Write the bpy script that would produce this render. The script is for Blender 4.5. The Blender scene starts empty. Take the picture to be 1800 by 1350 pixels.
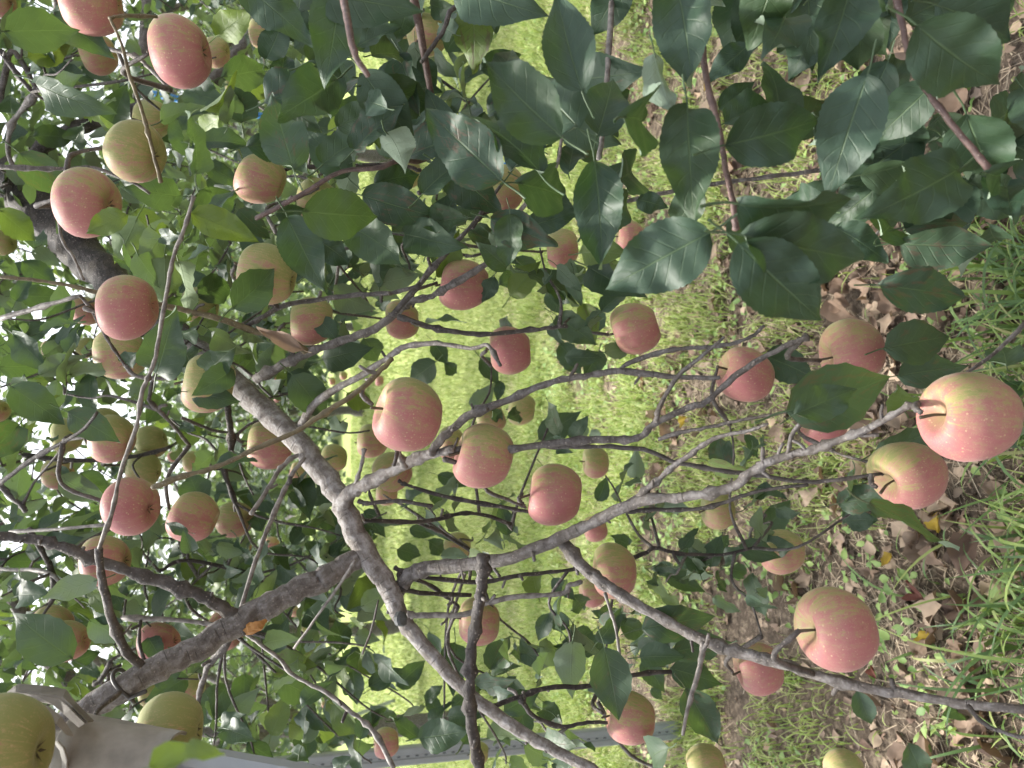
import bpy, math, random
import numpy as np
from mathutils import Matrix, Vector

rng = np.random.default_rng(7)
random.seed(7)
R = math.radians
scene = bpy.context.scene
col = scene.collection

# ------------------------------------------------------------------ camera, sky, sun, exposure
F = 1340.0                 # focal length in photograph pixels (1800 wide)
CAM_Z, PITCH = 1.45, R(16)
c_, s_ = math.cos(PITCH), math.sin(PITCH)
FWD = np.array([0, c_, -s_]); UPV = np.array([0, s_, c_]); RGT = np.array([1.0, 0, 0])
CAM = np.array([0, 0, CAM_Z])
cd = bpy.data.cameras.new("camera"); cam = bpy.data.objects.new("camera", cd); col.objects.link(cam)
cd.sensor_width = 36; cd.lens = 36 * F / 1800; cd.clip_start = 0.02; cd.clip_end = 1500
# the phone was held on its side: image right is down in the world, image up is to the right
cam.matrix_world = Matrix(((-UPV[0], RGT[0], -FWD[0], CAM[0]), (-UPV[1], RGT[1], -FWD[1], CAM[1]),
                           (-UPV[2], RGT[2], -FWD[2], CAM[2]), (0, 0, 0, 1)))
cd.dof.use_dof = True; cd.dof.focus_distance = 0.95; cd.dof.aperture_fstop = 9.0
scene.camera = cam

SUN_EL, SUN_AZ = R(64), R(-35)       # azimuth measured from +Y towards +X
world = bpy.data.worlds.new("World"); scene.world = world; world.use_nodes = True
wn = world.node_tree; bg = wn.nodes["Background"]
sky = wn.nodes.new("ShaderNodeTexSky"); sky.sky_type = 'NISHITA'; sky.sun_disc = False
sky.sun_elevation = SUN_EL; sky.sun_rotation = SUN_AZ; sky.dust_density = 4.0; sky.air_density = 1.0
hs = wn.nodes.new("ShaderNodeHueSaturation"); hs.inputs['Saturation'].default_value = 0.32
wn.links.new(sky.outputs[0], hs.inputs['Color']); wn.links.new(hs.outputs[0], bg.inputs[0])
bg.inputs[1].default_value = 0.15
sd = bpy.data.lights.new("sun", 'SUN'); sd.energy = 3.1; sd.angle = R(5); sd.color = (1, 0.96, 0.88)
sun = bpy.data.objects.new("sun", sd); col.objects.link(sun)
sdir = Vector((math.sin(SUN_AZ) * math.cos(SUN_EL), math.cos(SUN_AZ) * math.cos(SUN_EL), math.sin(SUN_EL)))
sun.rotation_euler = sdir.to_track_quat('Z', 'Y').to_euler()
sun.location = (0, 0, 8)
vs = scene.view_settings
vs.view_transform = 'Standard'; vs.look = 'None'; vs.gamma = 1; vs.use_curve_mapping = False
vs.exposure = 1.65
scene.cycles.adaptive_threshold = 0.03; scene.cycles.max_bounces = 5; scene.cycles.transmission_bounces = 3; scene.cycles.diffuse_bounces = 3; scene.cycles.glossy_bounces = 2

def P(x, y, d):
    """the point of the place seen at photograph pixel (x, y), d metres deep"""
    return CAM + d * FWD + (675 - y) / F * d * RGT - (x - 900) / F * d * UPV

def ground_at(x, y):
    v = FWD + (675 - y) / F * RGT - (x - 900) / F * UPV
    return CAM + v * (CAM_Z / -v[2])

# ------------------------------------------------------------------ materials
class NT:
    def __init__(s, name):
        s.m = bpy.data.materials.new(name); s.m.use_nodes = True; s.t = s.m.node_tree
        s.b = s.t.nodes["Principled BSDF"]; s.out = s.t.nodes["Material Output"]
    def n(s, typ, **kw):
        x = s.t.nodes.new(typ)
        for k, v in kw.items(): setattr(x, k, v)
        return x
    def set(s, sock, v):
        if hasattr(v, 'is_linked') or hasattr(v, 'links'): s.t.links.new(v, sock)
        else: sock.default_value = v
    def math(s, op, a, b=None, c=None, clamp=False):
        x = s.n("ShaderNodeMath", operation=op); x.use_clamp = clamp
        s.set(x.inputs[0], a)
        if b is not None: s.set(x.inputs[1], b)
        if c is not None: s.set(x.inputs[2], c)
        return x.outputs[0]
    def mix(s, f, a, b, typ='RGBA', blend='MIX'):
        x = s.n("ShaderNodeMix", data_type=typ)
        if typ == 'RGBA': x.blend_type = blend; i = (6, 7, 2)
        else: i = (2, 3, 0)
        s.set(x.inputs[0], f)
        for k, v in ((i[0], a), (i[1], b)):
            if isinstance(v, tuple) and typ == 'RGBA': v = (*v, 1) if len(v) == 3 else v
            s.set(x.inputs[k], v)
        return x.outputs[i[2]]
    def ramp(s, f, stops):
        x = s.n("ShaderNodeValToRGB"); e = x.color_ramp.elements
        while len(e) < len(stops): e.new(0.5)
        for el, (p, c) in zip(e, stops):
            el.position = p; el.color = (*c, 1) if len(c) == 3 else c
        s.set(x.inputs[0], f); return x.outputs[0]
    def step(s, v, a, b):
        x = s.n("ShaderNodeMapRange", interpolation_type='SMOOTHSTEP')
        s.set(x.inputs[0], v); s.set(x.inputs[1], a); s.set(x.inputs[2], b); return x.outputs[0]
    def noise(s, vec, scale, detail=3, rough=0.55):
        x = s.n("ShaderNodeTexNoise"); x.inputs['Scale'].default_value = scale
        x.inputs['Detail'].default_value = detail; x.inputs['Roughness'].default_value = rough
        if vec is not None: s.t.links.new(vec, x.inputs['Vector'])
        return x.outputs[0]
    def attr(s, name):
        x = s.n("ShaderNodeAttribute", attribute_type='OBJECT', attribute_name=name); return x.outputs['Fac']
    def bump(s, h, strength, dist=0.002):
        x = s.n("ShaderNodeBump"); x.inputs['Strength'].default_value = strength; x.inputs['Distance'].default_value = dist
        s.t.links.new(h, x.inputs['Height']); s.t.links.new(x.outputs[0], s.b.inputs['Normal']); return x.outputs[0]
    def vmul(s, v, k):
        x = s.n("ShaderNodeVectorMath", operation='MULTIPLY'); s.t.links.new(v, x.inputs[0]); x.inputs[1].default_value = k; return x.outputs[0]
    def vadd(s, v, w):
        x = s.n("ShaderNodeVectorMath", operation='ADD'); s.t.links.new(v, x.inputs[0]); s.set(x.inputs[1], w); return x.outputs[0]

def leaf_material(name, top, top2, under, through, yellow=(0.13, 0.19, 0.025), gloss=0.42, veins=1.0, trans=0.32):
    k = NT(name)
    uv = k.n("ShaderNodeUVMap").outputs[0]
    sep = k.n("ShaderNodeSeparateXYZ"); k.t.links.new(uv, sep.inputs[0])
    u, v = sep.outputs[0], sep.outputs[1]                 # u: -1..1 across, v: 0..1 along
    au = k.math('ABSOLUTE', u)
    oi = k.n("ShaderNodeObjectInfo").outputs['Random']
    geo = k.n("ShaderNodeNewGeometry")
    rnd = k.math('FRACT', k.math('ADD', oi, geo.outputs['Random Per Island']))
    rnd2 = k.math('FRACT', k.math('MULTIPLY', rnd, 7.31))
    if veins == 0:
        c = k.mix(rnd2, top, top2)
        yb = k.math('MULTIPLY', k.step(rnd, 0.85, 1.0), 0.5)
        c = k.mix(yb, c, yellow)
        k.t.links.new(k.mix(geo.outputs['Backfacing'], c, under), k.b.inputs['Base Color'])
        k.b.inputs['Roughness'].default_value = 0.5
        tr = k.n("ShaderNodeBsdfTranslucent"); k.t.links.new(k.mix(rnd2, through, tuple(x * 0.7 for x in through)), tr.inputs[0])
        ms = k.n("ShaderNodeMixShader"); ms.inputs[0].default_value = trans
        k.t.links.new(k.b.outputs[0], ms.inputs[1]); k.t.links.new(tr.outputs[0], ms.inputs[2])
        k.t.links.new(ms.outputs[0], k.out.inputs[0])
        return k.m
    mid = k.math('SUBTRACT', 1.0, k.step(au, 0.012, k.math('SUBTRACT', 0.06, k.math('MULTIPLY', v, 0.035))))
    w = k.math('ADD', k.math('SUBTRACT', v, k.math('MULTIPLY', au, 0.24)), k.math('MULTIPLY', k.step(u, -0.01, 0.01), 0.05))
    w = k.math('FRACT', k.math('MULTIPLY', w, 7.5))
    w = k.math('ABSOLUTE', k.math('SUBTRACT', w, 0.5))
    lat = k.math('SUBTRACT', 1.0, k.step(w, 0.01, 0.09))
    lat = k.math('MULTIPLY', lat, k.math('SUBTRACT', 1.0, k.step(au, 0.6, 0.95)))
    vein = k.math('MAXIMUM', mid, k.math('MULTIPLY', lat, 0.30))
    pos = k.n("ShaderNodeTexCoord").outputs['Object']
    posr = k.vadd(pos, k.n("ShaderNodeCombineXYZ").outputs[0])
    off = k.n("ShaderNodeCombineXYZ"); k.t.links.new(k.math('MULTIPLY', rnd, 37.0), off.inputs[0]); k.t.links.new(k.math('MULTIPLY', rnd2, 19.0), off.inputs[1])
    uvo = k.vadd(uv, off.outputs[0])
    blot = k.noise(uvo, 2.2, 4)
    c = k.mix(rnd2, top, top2)
    c = k.mix(k.math('MULTIPLY', k.step(blot, 0.35, 0.75), 0.35), c, tuple(x * 1.5 for x in top2))
    yel = k.attr("yellow")
    yb = k.math('MULTIPLY', k.math('ADD', k.math('MULTIPLY', yel, 0.9), k.math('MULTIPLY', k.step(rnd, 0.90, 1.0), 0.45 if veins == 0 else 0.08)), 1.0, clamp=True)
    c = k.mix(yb, c, yellow)
    c = k.mix(k.math('MULTIPLY', vein, 0.42 * veins), c, (0.13, 0.19, 0.085))
    spotn = k.noise(uvo, 3.6, 5, 0.65)
    thr = k.math('SUBTRACT', 0.74, k.math('MULTIPLY', k.math('ADD', k.attr("spot"), k.math('MULTIPLY', k.step(rnd2, 0.7, 1.0), 0.25)), 0.20))
    spots = k.step(spotn, thr, k.math('ADD', thr, 0.06))
    c = k.mix(k.math('MULTIPLY', spots, 0.75), c, (0.085, 0.055, 0.035))
    cu = k.mix(k.math('MULTIPLY', vein, 0.5), under, tuple(min(1, x * 1.35) for x in under))
    cu = k.mix(k.math('MULTIPLY', yb, 0.5), cu, yellow)
    cc = k.mix(geo.outputs['Backfacing'], c, cu)
    k.t.links.new(cc, k.b.inputs['Base Color'])
    k.set(k.b.inputs['Roughness'], k.mix(geo.outputs['Backfacing'], gloss, 0.75, 'FLOAT'))
    k.b.inputs['Specular IOR Level'].default_value = 0.5
    h = k.math('SUBTRACT', k.math('ADD', k.math('MULTIPLY', k.noise(uvo, 4, 2), 0.5), k.math('MULTIPLY', k.noise(uvo, 26, 2), 0.15)), vein)
    k.bump(h, 0.5, 0.002)
    tr = k.n("ShaderNodeBsdfTranslucent")
    k.t.links.new(k.mix(yb, through, (0.22, 0.31, 0.03)), tr.inputs[0])
    ms = k.n("ShaderNodeMixShader"); ms.inputs[0].default_value = trans
    k.t.links.new(k.b.outputs[0], ms.inputs[1]); k.t.links.new(tr.outputs[0], ms.inputs[2])
    k.t.links.new(ms.outputs[0], k.out.inputs[0])
    return k.m

M = {}
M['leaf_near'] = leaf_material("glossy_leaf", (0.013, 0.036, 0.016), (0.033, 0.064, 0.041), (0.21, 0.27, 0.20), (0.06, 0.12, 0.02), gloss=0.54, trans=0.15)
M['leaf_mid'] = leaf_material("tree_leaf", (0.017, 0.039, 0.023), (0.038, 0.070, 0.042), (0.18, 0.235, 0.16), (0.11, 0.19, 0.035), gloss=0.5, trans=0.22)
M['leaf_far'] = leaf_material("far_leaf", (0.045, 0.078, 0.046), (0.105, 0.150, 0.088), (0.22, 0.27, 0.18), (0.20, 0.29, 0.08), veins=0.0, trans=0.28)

def bark_material():
    k = NT("bark")
    pos = k.n("ShaderNodeTexCoord").outputs['Object']; uv = k.n("ShaderNodeUVMap").outputs[0]
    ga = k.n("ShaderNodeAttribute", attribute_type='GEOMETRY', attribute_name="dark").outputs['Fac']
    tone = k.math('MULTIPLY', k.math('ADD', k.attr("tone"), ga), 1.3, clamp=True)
    n1 = k.noise(k.vmul(uv, (90, 45, 1)), 1.0, 5, 0.65); n3 = k.noise(pos, 22, 3)
    band = k.noise(k.vmul(uv, (28, 260, 1)), 1.0, 3, 0.6)
    f = k.math('ADD', k.math('ADD', k.math('MULTIPLY', n1, 0.45), k.math('MULTIPLY', band, 0.12)), k.math('MULTIPLY', k.noise(pos, 70, 5, 0.7), 0.43))
    c = k.ramp(f, [(0.34, (0.085, 0.068, 0.058)), (0.47, (0.185, 0.160, 0.142)), (0.60, (0.38, 0.36, 0.35))])
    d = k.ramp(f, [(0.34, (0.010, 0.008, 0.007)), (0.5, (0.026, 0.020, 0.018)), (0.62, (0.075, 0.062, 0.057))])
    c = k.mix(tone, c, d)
    c = k.mix(k.math('MULTIPLY', k.step(n3, 0.5, 0.7), 0.5), c, k.mix(0.55, c, (0.13, 0.10, 0.065)))
    mark = k.step(k.noise(k.vmul(uv, (22, 330, 1)), 1.0, 1), 0.68, 0.74)          # lenticel dashes across the stem
    c = k.mix(k.math('MULTIPLY', mark, 0.6), c, (0.035, 0.028, 0.024))
    vo = k.n("ShaderNodeTexVoronoi"); vo.inputs['Scale'].default_value = 170; k.t.links.new(pos, vo.inputs['Vector'])
    lent = k.math('SUBTRACT', 1.0, k.step(vo.outputs['Distance'], 0.12, 0.22))
    c = k.mix(k.math('MULTIPLY', lent, 0.45), c, (0.36, 0.31, 0.26))
    k.t.links.new(c, k.b.inputs['Base Color']); k.b.inputs['Roughness'].default_value = 0.72
    k.bump(k.math('SUBTRACT', f, k.math('MULTIPLY', mark, 0.3)), 1.0, 0.007)
    return k.m
M['bark'] = bark_material()

def twig_material(name, a, b):
    k = NT(name)
    pos = k.n("ShaderNodeTexCoord").outputs['Object']
    n1 = k.noise(pos, 120, 4)
    c = k.mix(k.step(n1, 0.35, 0.65), a, b)
    vo = k.n("ShaderNodeTexVoronoi"); vo.inputs['Scale'].default_value = 260; k.t.links.new(pos, vo.inputs['Vector'])
    c = k.mix(k.math('MULTIPLY', k.math('SUBTRACT', 1.0, k.step(vo.outputs['Distance'], 0.10, 0.2)), 0.5), c, (0.4, 0.34, 0.28))
    k.t.links.new(c, k.b.inputs['Base Color']); k.b.inputs['Roughness'].default_value = 0.6
    k.bump(n1, 0.5, 0.002)
    return k.m
M['shoot'] = twig_material("shoot_bark", (0.075, 0.045, 0.040), (0.135, 0.085, 0.072))
M['olive'] = twig_material("olive_bark", (0.085, 0.065, 0.032), (0.15, 0.12, 0.065))
M['greytwig'] = twig_material("grey_twig_bark", (0.10, 0.085, 0.075), (0.22, 0.20, 0.18))

def apple_material():
    k = NT("apple_skin")
    pos = k.n("ShaderNodeTexCoord").outputs['Object']
    oi = k.n("ShaderNodeObjectInfo").outputs['Random']
    sep = k.n("ShaderNodeSeparateXYZ"); k.t.links.new(pos, sep.inputs[0])
    x, y, z = sep.outputs
    rxy = k.math('SQRT', k.math('ADD', k.math('MULTIPLY', x, x), k.math('MULTIPLY', y, y)))
    inv = k.math('DIVIDE', 1.0, k.math('MAXIMUM', rxy, 0.05))
    cmb = k.n("ShaderNodeCombineXYZ")
    k.t.links.new(k.math('ADD', k.math('MULTIPLY', x, inv), k.math('MULTIPLY', oi, 31.0)), cmb.inputs[0])
    k.t.links.new(k.math('MULTIPLY', y, inv), cmb.inputs[1]); k.t.links.new(k.math('MULTIPLY', z, 0.22), cmb.inputs[2])
    streak = k.noise(cmb.outputs[0], 13, 6, 0.78)
    off = k.n("ShaderNodeCombineXYZ"); k.t.links.new(k.math('MULTIPLY', oi, 23.0), off.inputs[0]); k.t.links.new(k.math('MULTIPLY', oi, 11.0), off.inputs[2])
    po = k.vadd(pos, off.outputs[0])
    soft = k.noise(po, 1.4, 3); mott = k.noise(po, 7, 5, 0.75); fine = k.noise(po, 38, 3, 0.7)
    dp = k.n("ShaderNodeVectorMath", operation='DOT_PRODUCT'); k.t.links.new(pos, dp.inputs[0]); dp.inputs[1].default_value = (-0.80, -0.15, 0.0)
    f = k.math('ADD', dp.outputs['Value'], k.math('MULTIPLY', k.math('SUBTRACT', soft, 0.5), 1.6))
    f = k.math('ADD', f, k.math('MULTIPLY', k.math('SUBTRACT', streak, 0.5), 3.4))
    f = k.math('ADD', f, k.math('MULTIPLY', k.math('SUBTRACT', mott, 0.5), 2.2))
    f = k.math('ADD', f, k.math('MULTIPLY', k.math('SUBTRACT', k.noise(cmb.outputs[0], 4.5, 2), 0.5), 2.0))
    f = k.math('ADD', f, k.math('MULTIPLY', k.math('SUBTRACT', fine, 0.5), 0.9))
    f = k.math('ADD', f, k.math('MULTIPLY', k.math('SUBTRACT', k.attr("blush"), 0.48), 2.1))
    mask = k.step(f, -0.95, 1.35)
    c = k.ramp(mask, [(0.0, (0.235, 0.245, 0.080)), (0.22, (0.31, 0.27, 0.105)), (0.42, (0.335, 0.215, 0.120)), (0.64, (0.342, 0.158, 0.124)), (1.0, (0.345, 0.118, 0.120))])
    # pale flecks broken along the stripes
    c = k.mix(k.math('MULTIPLY', k.step(k.math('ADD', k.math('MULTIPLY', streak, 0.55), k.math('MULTIPLY', fine, 0.45)), 0.52, 0.63), 0.70), c, (0.43, 0.315, 0.17))
    bowl = k.math('MULTIPLY', k.math('SUBTRACT', 1.0, k.step(k.math('ADD', rxy, k.math('MULTIPLY', streak, 0.3)), 0.26, 0.62)), k.step(z, 0.2, 0.5))
    c = k.mix(k.math('MULTIPLY', bowl, 0.5), c, (0.25, 0.235, 0.080))
    vo = k.n("ShaderNodeTexVoronoi"); vo.inputs['Scale'].default_value = 10; k.t.links.new(po, vo.inputs['Vector'])
    sc = k.n("ShaderNodeSeparateColor"); k.t.links.new(vo.outputs['Color'], sc.inputs[0])
    size = k.math('MULTIPLY', k.step(sc.outputs[0], 0.25, 0.9), 0.26)
    dots = k.math('SUBTRACT', 1.0, k.step(vo.outputs['Distance'], k.math('MULTIPLY', size, 0.6), k.math('ADD', size, 0.03)))
    c = k.mix(k.math('MULTIPLY', dots, k.math('ADD', 0.30, k.math('MULTIPLY', mask, 0.5))), c, (0.50, 0.36, 0.20))
    rus = k.step(k.noise(k.vadd(po, (7.7, 3.1, 0.4)), 2.6, 5, 0.7), 0.64, 0.74)
    c = k.mix(k.math('MULTIPLY', rus, 0.45), c, (0.19, 0.115, 0.06))
    k.t.links.new(c, k.b.inputs['Base Color'])
    k.set(k.b.inputs['Roughness'], k.mix(mott, 0.42, 0.66, 'FLOAT')); k.b.inputs['Specular IOR Level'].default_value = 0.35
    k.b.inputs['Sheen Weight'].default_value = 0.12; k.b.inputs['Sheen Roughness'].default_value = 0.5
    k.bump(k.math('ADD', k.math('MULTIPLY', soft, 0.5), k.math('MULTIPLY', fine, 0.05)), 0.15, 0.02)
    return k.m
M['apple'] = apple_material()

def plain(name, colr, rough=0.6, metal=0.0, var=0.3, scale=40, spec=0.5, bump=0.3):
    k = NT(name)
    pos = k.n("ShaderNodeTexCoord").outputs['Object']
    n1 = k.noise(pos, scale, 5, 0.6)
    c = k.mix(n1, tuple(x * (1 - var) for x in colr), tuple(min(1, x * (1 + var)) for x in colr))
    k.t.links.new(c, k.b.inputs['Base Color'])
    k.b.inputs['Roughness'].default_value = rough; k.b.inputs['Metallic'].default_value = metal
    k.b.inputs['Specular IOR Level'].default_value = spec
    k.bump(n1, bump, 0.002)
    return k.m
M['stem'] = plain("apple_stem", (0.075, 0.055, 0.032))
M['calyx'] = plain("calyx_sepal", (0.07, 0.055, 0.03))
M['steel'] = plain("galvanised_steel", (0.27, 0.29, 0.305), 0.45, 0.25, 0.18, 30)
M['hole'] = plain("slot_shadow", (0.10, 0.11, 0.12), 0.7)
M['plastic'] = plain("weathered_white_plastic", (0.25, 0.23, 0.20), 0.75, 0, 0.55, 34, 0.4, 0.8)
M['strap'] = plain("weathered_strap", (0.19, 0.17, 0.145), 0.8, 0, 0.6, 40, 0.3, 0.9)
M['blue'] = plain("blue_plastic", (0.04, 0.22, 0.62), 0.45, 0, 0.15, 20)
M['wire'] = plain("tie_wire", (0.045, 0.04, 0.036), 0.6)
M['wood_scar'] = plain("torn_wood", (0.36, 0.17, 0.05), 0.8, 0, 0.5, 90)
M['cut'] = plain("sealed_cut", (0.07, 0.075, 0.075), 0.7, 0, 0.4, 60)

def tri_material(name, stops, rough=0.7, trans=0.0, tcol=(0.3, 0.4, 0.05), spec=0.3, veins=False, patch=False):
    """each loose piece takes its own colour from a ramp"""
    k = NT(name)
    geo = k.n("ShaderNodeNewGeometry"); oi = k.n("ShaderNodeObjectInfo").outputs['Random']
    rnd = k.math('FRACT', k.math('ADD', oi, geo.outputs['Random Per Island']))
    c = k.ramp(rnd, stops)
    pos = k.n("ShaderNodeTexCoord").outputs['Object']
    if patch:
        c = k.mix(k.math('MULTIPLY', k.step(k.noise(pos, 1.1, 4, 0.6), 0.40, 0.66), 0.75), c, k.mix(1.0, c, (0.62, 0.74, 0.50), blend='MULTIPLY'))
    if veins:
        n1 = k.noise(pos, 3.0, 4, 0.65)
        c = k.mix(k.math('MULTIPLY', k.step(n1, 0.3, 0.75), 0.45), c, k.mix(0.55, c, (0.02, 0.014, 0.010)))
    k.t.links.new(c, k.b.inputs['Base Color']); k.b.inputs['Roughness'].default_value = rough
    k.b.inputs['Specular IOR Level'].default_value = spec
    if trans > 0:
        tr = k.n("ShaderNodeBsdfTranslucent"); k.set(tr.inputs[0], k.mix(0.5, c, tcol))
        ms = k.n("ShaderNodeMixShader"); ms.inputs[0].default_value = trans
        k.t.links.new(k.b.outputs[0], ms.inputs[1]); k.t.links.new(tr.outputs[0], ms.inputs[2]); k.t.links.new(ms.outputs[0], k.out.inputs[0])
    return k.m
BROWN = [(0.0, (0.12, 0.078, 0.058)), (0.2, (0.34, 0.24, 0.17)), (0.4, (0.20, 0.15, 0.12)), (0.62, (0.47, 0.36, 0.26)), (0.85, (0.085, 0.055, 0.043)), (1.0, (0.42, 0.31, 0.22))]
M['dry'] = tri_material("dry_leaf", BROWN, 0.75, 0.12, (0.5, 0.3, 0.12), veins=True)
M['litter'] = tri_material("leaf_litter", BROWN, 0.8)
M['straw'] = tri_material("dry_straw", [(0.0, (0.26, 0.195, 0.135)), (0.4, (0.46, 0.37, 0.265)), (0.7, (0.14, 0.10, 0.07)), (1.0, (0.55, 0.47, 0.35))], 0.8)
M['grass'] = tri_material("lush_grass", [(0.0, (0.055, 0.11, 0.045)), (0.35, (0.095, 0.17, 0.060)), (0.62, (0.17, 0.26, 0.075)), (0.88, (0.26, 0.34, 0.10)), (1.0, (0.42, 0.37, 0.19))], 0.5, 0.3, (0.35, 0.5, 0.06), 0.4)
M['lawn'] = tri_material("lawn_grass", [(0.0, (0.12, 0.18, 0.05)), (0.35, (0.23, 0.30, 0.09)), (0.7, (0.35, 0.39, 0.15)), (1.0, (0.46, 0.43, 0.26))], 0.6, 0.3, (0.46, 0.52, 0.16), 0.3, patch=True)
M['weed'] = tri_material("broad_weed", [(0.0, (0.12, 0.21, 0.065)), (0.5, (0.21, 0.32, 0.10)), (1.0, (0.31, 0.42, 0.13))], 0.55, 0.25, (0.35, 0.5, 0.08), 0.4)
M['yellowleaf'] = tri_material("yellow_leaf", [(0.0, (0.36, 0.24, 0.03)), (1.0, (0.44, 0.32, 0.045))], 0.6, 0.2, (0.6, 0.45, 0.05), veins=True)
M['redleaf'] = tri_material("red_brown_leaf", [(0.0, (0.085, 0.026, 0.017)), (1.0, (0.11, 0.032, 0.02))], 0.6, 0.1, (0.4, 0.1, 0.05), veins=True)

M['tuft'] = tri_material("tuft_grass", [(0.0, (0.17, 0.26, 0.07)), (0.4, (0.29, 0.38, 0.105)), (0.75, (0.40, 0.46, 0.16)), (1.0, (0.52, 0.49, 0.28))], 0.55, 0.3, (0.42, 0.55, 0.09), 0.35)
def ground_material():
    k = NT("orchard_ground")
    pos = k.n("ShaderNodeTexCoord").outputs['Object']
    sep = k.n("ShaderNodeSeparateXYZ"); k.t.links.new(pos, sep.inputs[0])
    n1 = k.noise(pos, 3.0, 5); n2 = k.noise(pos, 45, 5, 0.7); n3 = k.noise(pos, 9, 4)
    soil = k.ramp(n2, [(0.28, (0.040, 0.030, 0.023)), (0.5, (0.115, 0.088, 0.066)), (0.72, (0.30, 0.24, 0.175))])
    lawn = k.ramp(n2, [(0.25, (0.12, 0.165, 0.05)), (0.5, (0.23, 0.28, 0.095)), (0.75, (0.36, 0.37, 0.17))])
    f = k.math('ADD', sep.outputs[1], k.math('MULTIPLY', k.math('SUBTRACT', n1, 0.5), 4.0))
    f = k.math('ADD', f, k.math('MULTIPLY', k.math('SUBTRACT', n3, 0.5), 2.0))
    c = k.mix(k.step(f, 3.2, 4.6), soil, lawn)
    k.t.links.new(c, k.b.inputs['Base Color']); k.b.inputs['Roughness'].default_value = 0.95
    k.b.inputs['Specular IOR Level'].default_value = 0.15
    k.bump(n2, 0.9, 0.02)
    return k.m
M['ground'] = ground_material()

# ------------------------------------------------------------------ mesh helpers
def mesh(name, V, Fc, uv=None, smooth=True, mat=None):
    m = bpy.data.meshes.new(name)
    V = np.asarray(V, dtype=np.float32); n = len(V)
    if isinstance(Fc, np.ndarray):
        nf, kk = Fc.shape
        m.vertices.add(n); m.vertices.foreach_set('co', V.ravel())
        m.loops.add(nf * kk); m.loops.foreach_set('vertex_index', Fc.astype(np.int32).ravel())
        m.polygons.add(nf); m.polygons.foreach_set('loop_start', np.arange(0, nf * kk, kk, dtype=np.int32))
        m.polygons.foreach_set('loop_total', np.full(nf, kk, dtype=np.int32))
        li = Fc.ravel()
    else:
        m.from_pydata([tuple(map(float, v)) for v in V], [], [tuple(map(int, f)) for f in Fc])
        li = np.array([i for f in Fc for i in f])
    if uv is not None:
        l = m.uv_layers.new(name="UVMap"); l.data.foreach_set('uv', np.asarray(uv, dtype=np.float32)[li].ravel())
    m.polygons.foreach_set('use_smooth', np.full(len(m.polygons), smooth))
    m.update(); m.validate()
    if mat is not None: m.materials.append(mat)
    return m

def obj(name, me, parent=None, matrix=None, **props):
    o = bpy.data.objects.new(name, me); col.objects.link(o)
    if parent is not None:
        o.parent = parent; o.matrix_parent_inverse = parent.matrix_world.inverted()
    if matrix is not None: o.matrix_world = matrix if parent is None else matrix
    for k, v in props.items(): o[k] = v
    return o

def root(name, loc, label, category, group=None):
    o = bpy.data.objects.new(name, None); col.objects.link(o)
    o.empty_display_size = 0.1
    o.matrix_world = Matrix.Translation(Vector(loc)); o['label'] = label; o['category'] = category
    if group: o['group'] = group
    return o

def child(name, me, parent, mw=None, **props):
    """a part whose mesh is given in world coordinates (mw None) or placed by mw"""
    o = bpy.data.objects.new(name, me); col.objects.link(o)
    o.parent = parent
    pinv = PINV[parent.name] if parent.name in PINV else PINV.setdefault(parent.name, parent.matrix_basis.inverted())
    o.matrix_basis = pinv @ (mw if mw is not None else Matrix())
    for k, v in props.items(): o[k] = v
    return o
PINV = {}

def catmull(pts, per=5):
    pts = np.asarray(pts, float)
    if len(pts) < 3:
        t = np.linspace(0, 1, per + 1)[:, None]; return pts[0] * (1 - t) + pts[-1] * t
    q = np.vstack([2 * pts[0] - pts[1], pts, 2 * pts[-1] - pts[-2]])
    out = []
    for i in range(1, len(q) - 2):
        t = np.linspace(0, 1, per, endpoint=False)[:, None]
        a, b, c, d = q[i - 1], q[i], q[i + 1], q[i + 2]
        out.append(0.5 * ((2 * b) + (-a + c) * t + (2 * a - 5 * b + 4 * c - d) * t ** 2 + (-a + 3 * b - 3 * c + d) * t ** 3))
    out.append(pts[-1:]); return np.vstack(out)

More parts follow.
